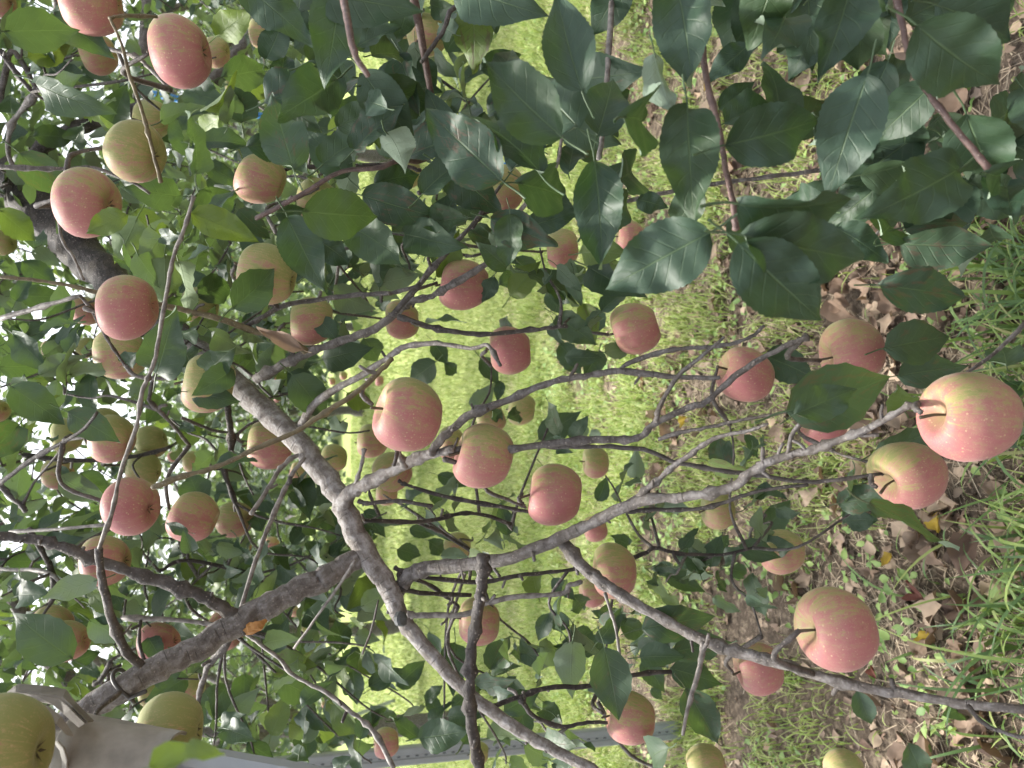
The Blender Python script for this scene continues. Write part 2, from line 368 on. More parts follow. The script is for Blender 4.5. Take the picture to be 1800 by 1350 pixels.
def tube(path, rad, sides=8, rough=0.0, cap=True):
    """verts and faces of a round tube along path (n,3) with radii rad (n,)"""
    path = np.asarray(path, float); n = len(path); rad = np.broadcast_to(np.asarray(rad, float), (n,))
    T = np.gradient(path, axis=0); T /= np.linalg.norm(T, axis=1)[:, None] + 1e-12
    ref = np.array([0.31, 0.83, 0.46]); ref /= np.linalg.norm(ref)
    if abs(np.dot(ref, T[0])) > 0.9: ref = np.array([0.9, -0.3, 0.3])
    N = np.zeros_like(T); N[0] = ref - T[0] * ref.dot(T[0]); N[0] /= np.linalg.norm(N[0])
    for i in range(1, n):
        v = N[i - 1] - T[i] * N[i - 1].dot(T[i]); N[i] = v / (np.linalg.norm(v) + 1e-12)
    B = np.cross(T, N)
    a = np.linspace(0, 2 * np.pi, sides, endpoint=False)
    rr = rad[:, None] * (1 + rough * rng.normal(size=(n, sides)).clip(-2, 2))
    V = path[:, None] + rr[..., None] * (np.cos(a)[None, :, None] * N[:, None] + np.sin(a)[None, :, None] * B[:, None])
    V = V.reshape(-1, 3)
    global TUBE_UV
    cl = np.concatenate([[0], np.cumsum(np.linalg.norm(np.diff(path, axis=0), axis=1))])
    TUBE_UV = np.stack([np.abs(np.linspace(-1, 1, sides))[None, :] * np.pi * np.maximum(rad, 1e-4)[:, None], np.repeat(cl[:, None], sides, 1)], -1).reshape(-1, 2)
    TUBE_UV = np.vstack([TUBE_UV, TUBE_UV[:1], TUBE_UV[-1:]])
    i = np.arange(n - 1)[:, None] * sides; j = np.arange(sides)[None]
    j2 = (j + 1) % sides
    Fq = np.stack([i + j, i + j2, i + sides + j2, i + sides + j], -1).reshape(-1, 4)
    if cap:
        V = np.vstack([V, path[0:1] - T[0] * rad[0] * 0.3, path[-1:] + T[-1] * rad[-1] * 0.5])
        k0, k1 = n * sides, n * sides + 1; jj = np.arange(sides); jn = (jj + 1) % sides
        return V, [tuple(f) for f in Fq] + [(k0, b, a_) for a_, b in zip(jj, jn)] + [(k1, (n - 1) * sides + a_, (n - 1) * sides + b) for a_, b in zip(jj, jn)]
    return V, [tuple(f) for f in Fq]

# ------------------------------------------------------------------ leaf templates
def leaf_template(rows, cols, W=0.58, droop=0.2, fold=0.25, wave=0.03, serr=0.0, twist=0.0, ph=0.0, petiole=0.0, tip=1.0, skew=0.0):
    v = np.linspace(0, 1, rows + 1)
    hw = 0.5 * W * np.sin(np.pi * np.clip(v, 0.0, 1) ** 0.72) ** 0.80
    hw = hw * (1 - 0.42 * np.clip((v - 0.62) / 0.38, 0, 1) ** 1.1 * tip) + 0.003
    V, UV = [], []
    us = np.linspace(-1, 1, cols + 1)
    for i, vi in enumerate(v):
        h = hw[i] * (1 + (serr if i % 2 else -serr) * (0 < vi < 1))
        tw = twist * (vi - 0.3)
        for u in us:
            x = u * h
            y = vi - abs(u) * 0.02 + skew * vi * vi * 0.25
            z = fold * abs(x) + wave * math.sin(vi * 10 + ph + (2 if u > 0 else 0)) * abs(u) ** 2 + 0.35 * wave * math.sin(vi * 23 + ph) * abs(u)
            z -= droop * vi * vi
            x2 = x * math.cos(tw) - (z + droop * vi * vi) * math.sin(tw); z2 = x * math.sin(tw) + z * math.cos(tw)
            V.append((x2 + skew * 0.25 * vi * vi, vi - abs(u) * 0.02, z2)); UV.append((u, vi))
    Fq = []
    c1 = cols + 1
    for i in range(rows):
        for j in range(cols):
            Fq.append((i * c1 + j, i * c1 + j + 1, (i + 1) * c1 + j + 1, (i + 1) * c1 + j))
    if petiole > 0:
        pts = catmull([(0, 0.05, -0.004), (0, -0.3 * petiole, -0.01), (0.02, -0.7 * petiole, 0.01), (0.03, -petiole, 0.05)], 2)
        pv, pf = tube(pts, np.linspace(0.010, 0.014, len(pts)), 4, cap=False)
        o = len(V); V += [tuple(p) for p in pv]; UV += [(0, 0.02)] * len(pv); Fq += [tuple(np.array(f) + o) for f in pf]
    return np.array(V), np.array(Fq), np.array(UV)

TEMPL = {}
def hi_leaves(n, mat, rows=34, cols=4, serr=0.018):
    out = []
    for i in range(n):
        V, Fq, UV = leaf_template(rows, cols, 0.58, rng.uniform(-0.05, 0.42), rng.uniform(0.05, 0.62), rng.uniform(0.025, 0.085), serr,
                                  rng.uniform(-0.9, 0.9), rng.uniform(0, 6), 0.30, rng.uniform(0.5, 1.2), rng.uniform(-0.35, 0.35))
        m_ = mesh("leaf_blade", V, Fq, UV, True, mat); TEMPL[m_.name] = (V, Fq, UV); out.append(m_)
    return out
LEAF_NEAR = hi_leaves(12, M['leaf_near'])
LEAF_MID = hi_leaves(10, M['leaf_mid'], 12, 4, 0.03)
LEAF_SMALL = hi_leaves(8, M['leaf_mid'], 7, 2, 0.0)
FLAT_SMALL = [leaf_template(6, 2, 0.58, d, f, 0.03, 0, t, p, 0) for d, f, t, p in ((.1, .2, .3, 0), (.3, .35, -.4, 2), (.0, .3, .5, 4), (.4, .15, -.2, 1), (.2, .5, 0, 3))]
FLAT_TINY = [leaf_template(3, 2, 0.60, d, f, 0.0, 0, t, p, 0) for d, f, t, p in ((.1, .2, .3, 0), (.3, .35, -.4, 2), (.0, .3, .5, 4), (.4, .15, -.2, 1))]

def frame(a, n):
    a = a / np.linalg.norm(a); n = n - a * a.dot(n); n = n / (np.linalg.norm(n) + 1e-9)
    return np.cross(a, n), a, n

def leaf_matrix(base, a, n, L, wscale=1.0):
    s, a, n = frame(a, n)
    return Matrix(((s[0] * L * wscale, a[0] * L, n[0] * L, base[0]), (s[1] * L * wscale, a[1] * L, n[1] * L, base[1]),
                   (s[2] * L * wscale, a[2] * L, n[2] * L, base[2]), (0, 0, 0, 1)))

def leaf_from_photo(bx, by, tx, ty, w, lo, hi, under=False, depth=None):
    ln = math.hypot(tx - bx, ty - by); Lp = max(ln, w / 0.58)
    d = depth if depth else min(max(0.088 * F / Lp, lo), hi)
    near = np.hypot(AP[:, 0] - (bx + tx) / 2, AP[:, 1] - (by + ty) / 2) < AP[:, 2] * 0.48
    if near.any() and d > AP_D[near].min() - 0.065 and AP[near, 2].max() > 50: d = AP_D[near].min() - 0.065
    base = P(bx, by, d); tipf = P(tx, ty, d)
    L = Lp / F * d
    a = tipf - base
    if ln < Lp * 0.98:
        a = a + FWD * math.sqrt(max(L * L - a.dot(a), 0)) * random.choice((1, 1, -1))
    else:
        a = a + FWD * L * random.uniform(-0.22, 0.22)
    mid = P((bx + tx) / 2, (by + ty) / 2, d)
    view = CAM - mid; view /= np.linalg.norm(view)
    s, a, n = frame(a, view)
    cr = min(1.0, w / (0.58 * Lp)); ws = 1.0
    if cr < 0.97: ws = max(cr, 0.8); cr = min(1.0, cr / ws)
    roll = math.acos(max(cr, 0.25)) * random.choice((-1, 1))
    n2 = n * math.cos(roll) + s * math.sin(roll)
    if under: n2 = -n2
    return leaf_matrix(base, a, n2, L, ws), d

def leaves_joined(T, base, a, n, L):
    """numpy: template T at N places -> verts, faces, uv"""
    V, Fq, UV = T; N = len(base)
    a = a / np.linalg.norm(a, axis=1)[:, None]
    n = n - a * (a * n).sum(1)[:, None]; n /= np.linalg.norm(n, axis=1)[:, None] + 1e-9
    s = np.cross(a, n)
    W = base[:, None] + L[:, None, None] * (V[None, :, 0:1] * s[:, None] + V[None, :, 1:2] * a[:, None] + V[None, :, 2:3] * n[:, None])
    Fo = (Fq[None] + (np.arange(N) * len(V))[:, None, None]).reshape(-1, 4)
    return W.reshape(-1, 3), Fo, np.tile(UV, (N, 1))

def join(parts):
    Vs, Fs, Us, o = [], [], [], 0
    for V, Fq, U in parts:
        Vs.append(V); Fs.append(Fq + o); Us.append(U); o += len(V)
    return np.vstack(Vs), np.vstack(Fs), np.vstack(Us)

def vnoise(x, y, s, seed=0):
    """cheap value noise in numpy, 0..1"""
    r = np.random.default_rng(seed); g = r.random((64, 64))
    X, Y = x * s + 1000, y * s + 1000
    i, j = np.floor(X).astype(int), np.floor(Y).astype(int); fx, fy = X - i, Y - j
    fx, fy = fx * fx * (3 - 2 * fx), fy * fy * (3 - 2 * fy)
    q = lambda a, b: g[a % 64, b % 64]
    return (q(i, j) * (1 - fx) + q(i + 1, j) * fx) * (1 - fy) + (q(i, j + 1) * (1 - fx) + q(i + 1, j + 1) * fx) * fy

# ------------------------------------------------------------------ the ground
def ground():
    xs = np.concatenate([[-500, -120, -40, -15], np.linspace(-6, 6, 90), [15, 40, 120, 500]])
    ys = np.concatenate([[-300, -60, -12, -3], np.linspace(0, 9, 90), np.linspace(10, 30, 20), [60, 150, 400, 900]])
    X, Y = np.meshgrid(xs, ys)
    near = np.exp(-((np.abs(Y) + np.abs(X)) / 12) ** 2)
    Z = (0.05 * (vnoise(X, Y, 1.1, 3) - 0.5) + 0.025 * (vnoise(X, Y, 4, 4) - 0.5)) * near
    V = np.stack([X, Y, Z], -1).reshape(-1, 3)
    nx, ny = len(xs), len(ys)
    i, j = np.meshgrid(np.arange(nx - 1), np.arange(ny - 1))
    a = (j * nx + i).ravel(); Fq = np.stack([a, a + 1, a + nx + 1, a + nx], 1)
    o = obj("ground", mesh("ground", V, Fq, None, True, M['ground']))
    o['kind'] = 'structure'
    return o
GROUND = ground()
def gz(x, y):
    x, y = np.asarray(x, float), np.asarray(y, float)
    near = np.exp(-((np.abs(y) + np.abs(x)) / 12) ** 2)
    return (0.05 * (vnoise(x, y, 1.1, 3) - 0.5) + 0.025 * (vnoise(x, y, 4, 4) - 0.5)) * near

# ------------------------------------------------------------------ the apples: photo x, y, diameter px, blush | label
A = """
318,92,122,.85|strongly red apple near the top, its whole face clear of leaves
240,268,112,.22|yellow-green apple crossed by a thin straight twig
266,212,72,.15|green apple peeping from behind the yellow-green twig-crossed apple
155,356,126,.62|pink lopsided apple beside the dark trunk, partly behind wilted leaves
458,316,92,.35|yellow apple with faint pink stripes beside the drooping rosette of leaves
160,4,116,.55|pale pink apple cut by the top edge, above a dark leaf
173,94,74,.40|pale apple half hidden under a dark leaf near the top
380,92,55,.25|yellow apple hiding behind the strongly red apple
405,150,20,.2|tiny far yellow apple below the strongly red apple
3,6,50,.5|pale apple in the top corner of the picture on the sky side
558,354,84,.25|pale green apple behind a broad dark leaf near the blue pole
462,57,56,.12|yellow-green apple at the top between broad dark leaves
750,62,74,.12|round yellow apple behind grey curled leaves at the top
705,80,40,.35|small pale apple next to the round yellow one at the top
715,305,56,.12|yellow-green apple mostly hidden by a bent twig's leaves
887,333,88,.45|orange-yellow apple showing past the edge of a large spotted leaf
988,437,74,.45|pale pink apple with a small leaf across its face
1108,420,70,.58|orange apple behind the tip of a long grey-green leaf
225,541,118,.72|pink striped apple crossed by a long olive twig
152,547,55,.5|apple tucked behind the stem end of the pink striped apple
212,622,95,.25|yellow-green apple under the pink striped apple
92,617,42,.65|small pink apple behind grey-green leaves near the sky side
153,612,40,.2|small yellow-green apple between leaves near the sky side
367,674,104,.34|yellow-green apple with pink underside, leaf lying across its lower part
-5,722,46,.35|yellow apple cut by the sky-side edge at mid height
198,772,88,.55|orange apple behind a spotted leaf in the cluster of five
186,745,60,.35|pale apple behind the orange one in the cluster of five
266,776,62,.18|yellow-green apple in the cluster of five, clear of the dark shoot
253,825,66,.34|dull yellow apple between the yellow-green and rosy apples of the cluster
232,890,106,.80|rosy apple with visible stem bowl, crossed by the dark upright shoot
118,765,60,.12|yellow-green apple under a grey leaf near the sky side
102,832,60,.5|pale pink apple with a small round leaf before it
340,910,94,.60|pink and yellow apple with a thin leafy twig across it
413,913,68,.52|orange apple showing its hollow end beside the pink and yellow apple
352,537,72,.25|pale apple behind the dark leaf and the olive twig
475,783,88,.62|apple with red underside just above the pale grey limb
470,482,114,.14|big yellow-green apple behind two dark leaves
548,565,92,.40|yellow apple with pink stripes resting by the grey branch
707,562,74,.36|yellow striped apple half behind the grey branch fork
815,502,96,.66|red-cheeked apple with a grey branch across it
897,617,90,.70|dusky red apple hanging from a stubby twig below a blotched leaf
1117,577,98,.60|striped apple hanging free before the litter, small leaf at its stem
717,731,128,.66|large rosy apple in the middle, hanging clear before the lawn
850,803,116,.66|rosy apple crossed by the dark branch beside the large middle apple
792,778,60,.62|apple almost hidden behind the branch-crossed rosy apple
862,735,62,.3|yellow apple behind the branch-crossed rosy apple
655,775,60,.4|apple half hidden behind the large rosy middle apple
690,828,76,.56|orange apple under the curved grey branch
680,866,50,.3|pale yellow apple below the orange apple under the curved branch
587,806,52,.14|yellow apple behind the pale grey limb
525,828,36,.6|small pink apple peeping past the pale grey limb
975,870,114,.74|large dusky red apple with a faint bruise in the middle
1047,812,62,.40|small pale apple behind the twin dark twigs
917,720,56,.14|yellow-green apple with a dark leaf over its edge
1310,660,104,.70|rosy apple crossed by a thin dark twig before the litter
1262,897,75,.2|pale yellow-green apple under the long slanting branch
1447,745,90,.78|pink apple mostly covered by two stacked leaves
1498,620,122,.72|orange-red apple with a dented flank under a dark leaf
1705,732,168,.78|biggest apple, rosy with pale dots, nearest the ground side
1597,833,132,.62|green and red apple with a deep stem bowl touching the biggest apple
1375,970,82,.48|dull pink apple behind a tuft of small dark leaves
1470,1106,157,.68|large round apple with a pink cheek at the lower branch
1333,1174,94,.70|apple with stem bowl half behind the lower slanting branch
1108,1262,96,.62|pink apple with a dark drooping leaf over its stem
1243,1352,92,.55|apple cut by the bottom edge next to a grey-green leaf
1485,1358,84,.5|apple just showing at the bottom edge before the litter
1080,1003,100,.58|dull red apple behind the forked lower branch
1043,1040,56,.6|apple tucked behind the dull red one at the fork
1046,930,50,.62|small red apple behind the start of the lower branch
842,1092,90,.55|pink and yellow apple behind the upright brown stub
679,1306,52,.55|small peach-coloured apple hanging near the grey post
842,1325,42,.15|small pale green apple behind the upright brown stub's lower end
803,965,60,.14|yellow apple behind leaves below the dark twigs
186,985,94,.55|pink apple behind the crossing of two dark branches
92,1103,78,.62|peach apple behind a big grey-green leaf on the sky side
117,1126,80,.55|apple pressed against the peach one on the sky side
280,1131,76,.82|bright red apple with a leaf on it, above the brown limb
397,1107,78,.8|red apple half hidden by the brown limb's fork
-2,1322,192,.02|big blurred green apple in the corner by the white sleeve
297,1290,148,.06|large green apple behind the white sleeve and metal post
267,1218,50,.1|green apple glimpsed under the brown limb
338,1208,46,.2|small yellow-green apple beyond the brown limb
478,955,26,.6|far small pink apple left of the pale limb
505,1020,38,.4|yellow apple seen just above the brown limb
519,1072,26,.4|small yellow apple under the brown limb's middle
537,1108,17,.6|tiny pink apple under the brown limb, far off
537,1277,30,.75|small pink apple behind leaves by the metal post
570,1238,12,.55|tiny far apple beneath the long bare twig
430,962,26,.62|far pink apple below the thin hanging twig
402,987,25,.7|far red apple between leaves above the brown limb
260,1000,15,.6|tiny far pink apple below the long dark branch
482,664,26,.55|small far peach apple beside the joint of the pale limb
584,670,14,.5|tiny far apple between the two grey branches
667,669,20,.5|far pale apple at the edge of the lawn
604,660,16,.5|tiny pinkish far apple near the grey branch
488,700,15,.7|tiny red far apple below the limb joint
304,803,20,.6|small far pink apple beside the cluster of five
340,812,40,.3|pale far apple beyond the olive twig's blunt end
397,465,38,.65|pink apple glimpsed behind the big yellow-green one
5,425,48,.08|green apple at the sky-side edge below the trunk
"""
AP = np.array([[float(v) for v in l.split('|')[0].split(',')] for l in A.strip().splitlines()])
AP_D = 0.084 * F / AP[:, 2]
LIMB_XY = np.array([(-60, 255), (0, 305), (60, 355), (130, 430)] + [(430 + t * 170, 690 + t * 190) for t in np.linspace(0, 1, 8)] + [(600 + t * 140, 880 + t * 250) for t in np.linspace(0, 1, 8)])
def hides_fruit(p, n=None):
    """would a leaf centred at p hang right before an apple or the pale limb?"""
    rel = np.asarray(p) - CAM; dep = rel @ FWD
    if dep < 0.15: return False
    px, py = 900 - (rel @ UPV) / dep * F, 675 - (rel @ RGT) / dep * F
    m = (AP_D > dep) & (AP[:, 2] > 44)
    if np.any(np.hypot(AP[m, 0] - px, AP[m, 1] - py) < AP[m, 2] * 0.5 + 16): return True
    return dep < 1.15 and np.min(np.hypot(LIMB_XY[:, 0] - px, LIMB_XY[:, 1] - py)) < 45

# ------------------------------------------------------------------ apple trees
T1 = root("apple_tree", (1.8, 2.6, 0), "apple tree whose pale grey forked limb slants across the middle, hung with apples", "apple tree", "apple trees of the orchard")
T2 = root("apple_tree", (2.3, -0.3, 0), "apple tree with big dark glossy leaves on shoots in front of the litter", "apple tree", "apple trees of the orchard")

SKEL = {T1.name: [], T2.name: []}
BRANCHES = {}
def bearer(tree, p, far=0.12):
    """the branch or twig nearest to p, else the tree itself"""
    best, bo = far, tree
    for o, path in BRANCHES.get(tree.name, []):
        d = np.min(np.linalg.norm(path - p, axis=1))
        if d < best: best, bo = d, o
    return bo
def branch(tree, name, pts3, rad, mat, tone=0.3, rough=0.05, sides=10, per=5, knobs=0.12):
    path = catmull(pts3, per); t = np.linspace(0, 1, len(path))
    rr = np.interp(t, np.linspace(0, 1, len(rad)), rad)
    n = len(path)
    kn = 1 + knobs * np.clip(rng.normal(size=n), -0.6, 2.2) * (rng.random(n) < 0.35)
    path = path + rng.normal(size=path.shape) * (rr * 0.10)[:, None]
    V, Fq = tube(path, rr * kn, sides, rough)
    o = child(name, mesh(name, V, Fq, TUBE_UV + random.uniform(0, 9), True, mat), tree, tone=float(tone))
    BRANCHES.setdefault(tree.name, []).append((o, path)); PINV[o.name] = Matrix()
    SKEL.setdefault(tree.name, []).extend([(p, r) for p, r in zip(path, rr)])
    return o

def photo_branch(tree, name, spec, mat, tone=0.3, **kw):
    """spec: rows (x, y, depth, width px)"""
    pts = [P(x, y, d) for x, y, d, w in spec]; rad = [w / 2 / F * d for x, y, d, w in spec]
    return branch(tree, name, pts, rad, mat, tone, **kw)

# trunks stand just outside the frame
branch(T1, "trunk", [(1.8, 2.6, -0.05), (1.78, 2.62, 0.5), (1.72, 2.6, 1.1), (1.66, 2.55, 1.7), (1.5, 2.5, 2.3), (1.3, 2.4, 2.9)], [0.11, 0.09, 0.085, 0.08, 0.06, 0.03], M['bark'], 0.55, sides=16)
limb_px = [(-60, 255, 1.85, 100), (0, 305, 1.78, 95), (60, 355, 1.7, 90), (130, 430, 1.6, 80), (200, 495, 1.5, 72), (310, 590, 1.35, 58), (430, 690, 1.22, 50),
           (540, 795, 1.12, 49), (600, 880, 1.07, 47), (632, 950, 1.05, 49), (680, 1030, 1.03, 45), (705, 1085, 1.02, 38), (740, 1130, 1.0, 33), (830, 1225, .97, 29),
           (930, 1295, .94, 26), (1040, 1352, .92, 23), (1120, 1400, .9, 18)]
lp = [np.array([1.66, 2.55, 1.75]), np.array([1.3, 2.45, 2.15]), np.array([0.9, 2.2, 2.3])] + [P(x, y, d) for x, y, d, w in limb_px]
lr = [0.062, 0.058, 0.056] + [w * (0.86 if x < 200 else 0.80) / 2 / F * d for x, y, d, w in limb_px]
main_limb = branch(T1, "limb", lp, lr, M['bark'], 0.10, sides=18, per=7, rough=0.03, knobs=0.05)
at_ = main_limb.data.attributes.new("dark", 'FLOAT', 'POINT')  # shade on the upper limb, put into the bark tone as a gradient
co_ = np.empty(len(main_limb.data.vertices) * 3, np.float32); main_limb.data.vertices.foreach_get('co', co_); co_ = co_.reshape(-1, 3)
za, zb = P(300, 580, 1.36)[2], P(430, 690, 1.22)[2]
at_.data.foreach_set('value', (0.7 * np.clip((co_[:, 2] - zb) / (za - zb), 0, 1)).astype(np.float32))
photo_branch(T1, "limb", [(648, 972, 1.055, 34), (600, 1000, 1.03, 38), (560, 1020, 1.02, 42), (490, 1055, 1.0, 42), (425, 1093, .98, 44), (330, 1150, .95, 46), (240, 1195, .92, 47), (150, 1250, .9, 46), (60, 1305, .88, 45), (-40, 1375, .86, 42)],
             M['bark'], 0.35, sides=16, per=6, rough=0.03, knobs=0.05)

# (material, tone, depth at start, depth at end, width px at start, width px at end, points)
BR = """
b .42 1.05 .72 27 11 : 690,1052 712,1022 742,1000 800,996 900,980 985,945 1050,915 1130,879 1200,873 1277,860 1317,833 1350,813 1397,797 1450,783 1510,760 1550,740 1590,717 1613,710
b .42 .97 .69 22 15 : 985,948 1020,990 1060,1025 1095,1048 1160,1085 1250,1130 1320,1152 1390,1172 1500,1205 1600,1222 1700,1238 1810,1247
b .18 1.06 .93 27 16 : 600,890 618,862 655,845 700,822 745,802 795,790
b .55 .94 .82 16 9 : 790,792 840,787 900,789 993,777 1060,772 1120,770 1153,743 1210,717 1240,707 1290,663 1350,623 1420,592
b .45 .94 .86 16 8 : 757,797 772,775 800,750 830,727 900,700 973,670 1040,660 1090,652 1190,663 1265,664
b .5 .89 .84 9 6 : 1088,653 1117,633 1183,615 1240,610 1283,605 1320,592 1343,573
b .45 .86 .83 10 6 : 1153,742 1160,713 1190,663 1220,637 1273,593
b .6 .93 .86 9 7 : 960,786 1033,785 1130,790 1183,812 1200,815 1267,827 1330,835 1410,847 1460,845 1550,833
b .65 .87 .80 8 5 : 1157,772 1197,760 1250,750 1293,740 1350,730 1392,722
b .45 .90 .80 13 6 : 1118,877 1153,847 1183,820 1207,803 1237,782 1267,767 1317,757 1350,745
b .7 .92 .86 8 6 : 1100,900 1133,897 1237,893 1300,873 1350,860 1420,852
b .5 .80 .78 9 8 : 1385,798 1392,765 1407,743
b .45 1.20 1.02 17 11 : 450,665 500,640 540,620 610,595 650,582 693,553 717,532 760,520 800,497 855,464
b .6 1.05 1.0 12 6 : 690,555 740,495 780,450 826,400 883,323
b .35 1.02 .85 9 6 : 855,466 880,430 900,390 940,340 977,293 988,240
b .6 1.08 1.03 9 8 : 430,575 457,560 500,537 557,527 633,518 690,515 737,502
b .65 1.04 1.05 11 7 : 700,556 750,573 800,583 855,587 933,580 995,573
b .2 1.14 1.0 15 10 : 528,748 560,703 630,663 680,630 707,610
b .5 1.0 .86 11 6 : 705,611 767,603 827,613 857,607 880,643
o .4 .80 .88 9 10 : 267,857 320,838 383,820 447,790 517,760 560,733 617,697 657,663 690,630
o .4 .98 1.10 6 13 : 0,487 67,493 127,503 177,515 233,528 300,540 367,555 450,582 500,593 538,617
g .4 .80 .84 7 8 : 340,345 325,400 305,450 296,500 290,533 273,627 262,660 250,690 240,750 213,827 197,897 173,970
b .6 .84 .92 13 17 : 173,965 182,1033 200,1100 222,1145 250,1172
b .65 .90 .98 16 23 : -40,935 0,943 50,947 100,957 157,980 213,1000 267,1017 333,1040 383,1063 428,1093
g .2 .95 .90 6 7 : 17,935 100,930 187,922
g .3 1.05 1.0 10 7 : 0,560 60,543 140,520
b .6 1.0 1.05 7 5 : 140,520 160,543 187,593 220,643
b .5 1.05 1.1 8 6 : 0,293 100,297 143,295 173,297 233,320 263,340
o .3 .75 .78 6 7 : 193,33 213,77 227,130 247,187 260,233 273,283 283,320
o .3 .75 .78 6 6 : 193,33 213,28 277,30
b .4 1.1 1.05 6 8 : 90,37 150,70 207,90 240,100 263,120 300,157
g .3 .95 .95 6 5 : 117,300 125,327 110,353 105,400 113,430 128,450 147,493
b .7 1.75 1.8 30 22 : 40,330 67,267 117,233 173,213 260,185
b .6 1.5 1.5 13 8 : 0,180 20,90 60,150 62,165
b .4 1.4 1.5 11 8 : 62,165 20,220 15,270 30,300
b .75 1.3 1.3 10 8 : 0,90 30,130 55,160
b .7 .8 .82 20 20 : 850,978 846,1030 843,1060 832,1120 826,1180 828,1260 842,1350 850,1390
g .3 1.0 .98 11 9 : 717,1080 740,1082 817,1080 850,1063 900,1050 987,1043 1000,1030 1023,1023
b .7 1.03 1.1 9 8 : 700,1035 750,1043 827,1047
b .7 1.04 1.1 9 7 : 693,997 737,1013 843,1023 900,1013 957,1007 1010,1000
b .7 1.04 1.1 9 6 : 700,1010 750,1025 785,1050 805,1065
b .75 1.08 1.2 8 7 : 640,915 743,917 810,903 850,905 900,922
b .75 1.15 1.2 7 6 : 737,920 777,937 830,970
b .75 1.05 1.05 7 6 : 700,845 717,853 783,873 893,893 930,900
b .5 .93 1.0 11 5 : 780,806 833,827 857,863 897,880 925,893
b .75 .97 1.05 9 8 : 855,1245 900,1230 960,1210 1043,1205 1113,1187 1180,1180
b .7 .97 1.0 9 6 : 915,1230 923,1240 940,1260 987,1277 1033,1270 1067,1270
g .2 .94 .90 6 6 : 1063,1042 1072,1070 1083,1107 1090,1157
g .4 .82 .78 12 6 : 1237,1128 1234,1150 1227,1183 1210,1243 1200,1292
b .75 1.2 1.2 8 5 : 1100,985 1133,973 1153,963 1193,973 1267,975 1323,963
b .6 .70 .66 9 7 : 1700,1240 1727,1270 1763,1287 1810,1299
g .3 1.05 .95 7 9 : 430,1112 450,1127 490,1157 517,1187 573,1217 620,1253 657,1287 693,1350
g .4 .95 1.0 6 5 : 625,985 600,1023 560,1080 517,1140
b .6 1.0 1.0 4 4 : 665,1055 653,1107 637,1150
b .6 1.05 1.1 15 9 : 405,1105 397,1133 367,1170 353,1210 347,1245
g .5 .98 1.08 8 8 : 420,1085 450,983 483,900 510,840 535,805
g .3 1.05 1.12 8 8 : 440,905 477,850 493,823 517,803 547,797
b .5 1.1 1.2 8 6 : 260,703 300,743 333,783
b .75 1.3 1.35 12 9 : 400,715 407,783 393,817 413,883
b .75 1.5 1.6 9 7 : 40,800 150,810 250,800 300,785
b .7 1.1 1.0 8 6 : 0,850 60,805 140,760 170,725
b .7 1.4 1.4 11 10 : 0,855 35,885 45,900
g .15 1.03 1.0 8 6 : 625,850 635,820 640,790
g .2 .93 .92 12 8 : 712,822 702,800 693,782
b .6 1.05 1.05 9 6 : 630,880 650,885 700,880 760,890
b .55 .78 .76 9 6 : 1810,560 1757,613 1703,653 1680,668
b .5 1.0 .96 8 8 : 1085,357 1160,341 1253,323 1350,311 1465,296
b .5 1.1 1.1 9 7 : 450,383 517,350 560,330
b .8 1.2 1.25 8 7 : 520,292 600,292 700,290 740,300
b .7 1.15 1.2 10 8 : 735,340 770,320 800,318
b .7 1.05 1.1 8 6 : 830,400 850,375 880,370
b .6 1.2 1.2 6 5 : 600,440 690,410 760,430 820,450
g .3 .9 .9 6 5 : 1517,437 1547,405 1570,380
b .8 1.4 1.5 7 7 : 280,1005 330,985 450,1010
g .3 1.3 1.3 9 7 : 215,1085 330,1092 400,1102
b .7 1.25 1.25 7 6 : 247,1090 245,1130 255,1165
b .6 1.1 1.2 6 5 : 320,735 370,755 400,760
b .7 1.3 1.3 10 9 : 195,1165 180,1190 165,1205
b .7 1.4 1.5 11 9 : 50,930 85,990 95,1040 70,1090
g .3 1.5 1.4 7 7 : 0,1000 80,1005 110,1030
"""
MATS = {'b': 'bark', 'o': 'olive', 'g': 'greytwig'}
for line in BR.strip().splitlines():
    head, pts = line.split(':'); k, tone, d0, d1, w0, w1 = head.split()
    xy = [tuple(map(float, p.split(','))) for p in pts.split()]
    n = len(xy); seg = np.concatenate([[0], np.cumsum([math.dist(xy[i], xy[i + 1]) for i in range(n - 1)])]); seg /= seg[-1]
    spec = [(x, y, float(d0) + (float(d1) - float(d0)) * t, float(w0) + (float(w1) - float(w0)) * t) for (x, y), t in zip(xy, seg)]
    wmax = max(float(w0), float(w1))
    photo_branch(T1, "branch" if wmax >= 12 else "twig", spec, M[MATS[k]], float(tone), sides=12 if wmax > 14 else 7, per=5, rough=0.08, knobs=0.34)

# spurs: short knobbly fruiting stubs on the hand-laid branches
def spurs(n=260):
    sk = SKEL[T1.name]
    for i in range(n):
        k = random.randrange(60, len(sk) - 1)
        p, r = sk[k]
        if r > 0.02 or r < 0.003: continue
        dirv = rng.normal(size=3); dirv /= np.linalg.norm(dirv)
        L = random.uniform(0.008, 0.022)
        pts = [p, p + dirv * L * 0.5, p + dirv * L + rng.normal(size=3) * 0.003]
        V, Fq = tube(catmull(pts, 3), np.linspace(1, 0.85, 7) * random.uniform(0.0016, 0.003), 6, 0.12)
        child("spur", mesh("spur", V, Fq, None, True, M['bark']), T1, tone=random.uniform(0.3, 0.7))
spurs()

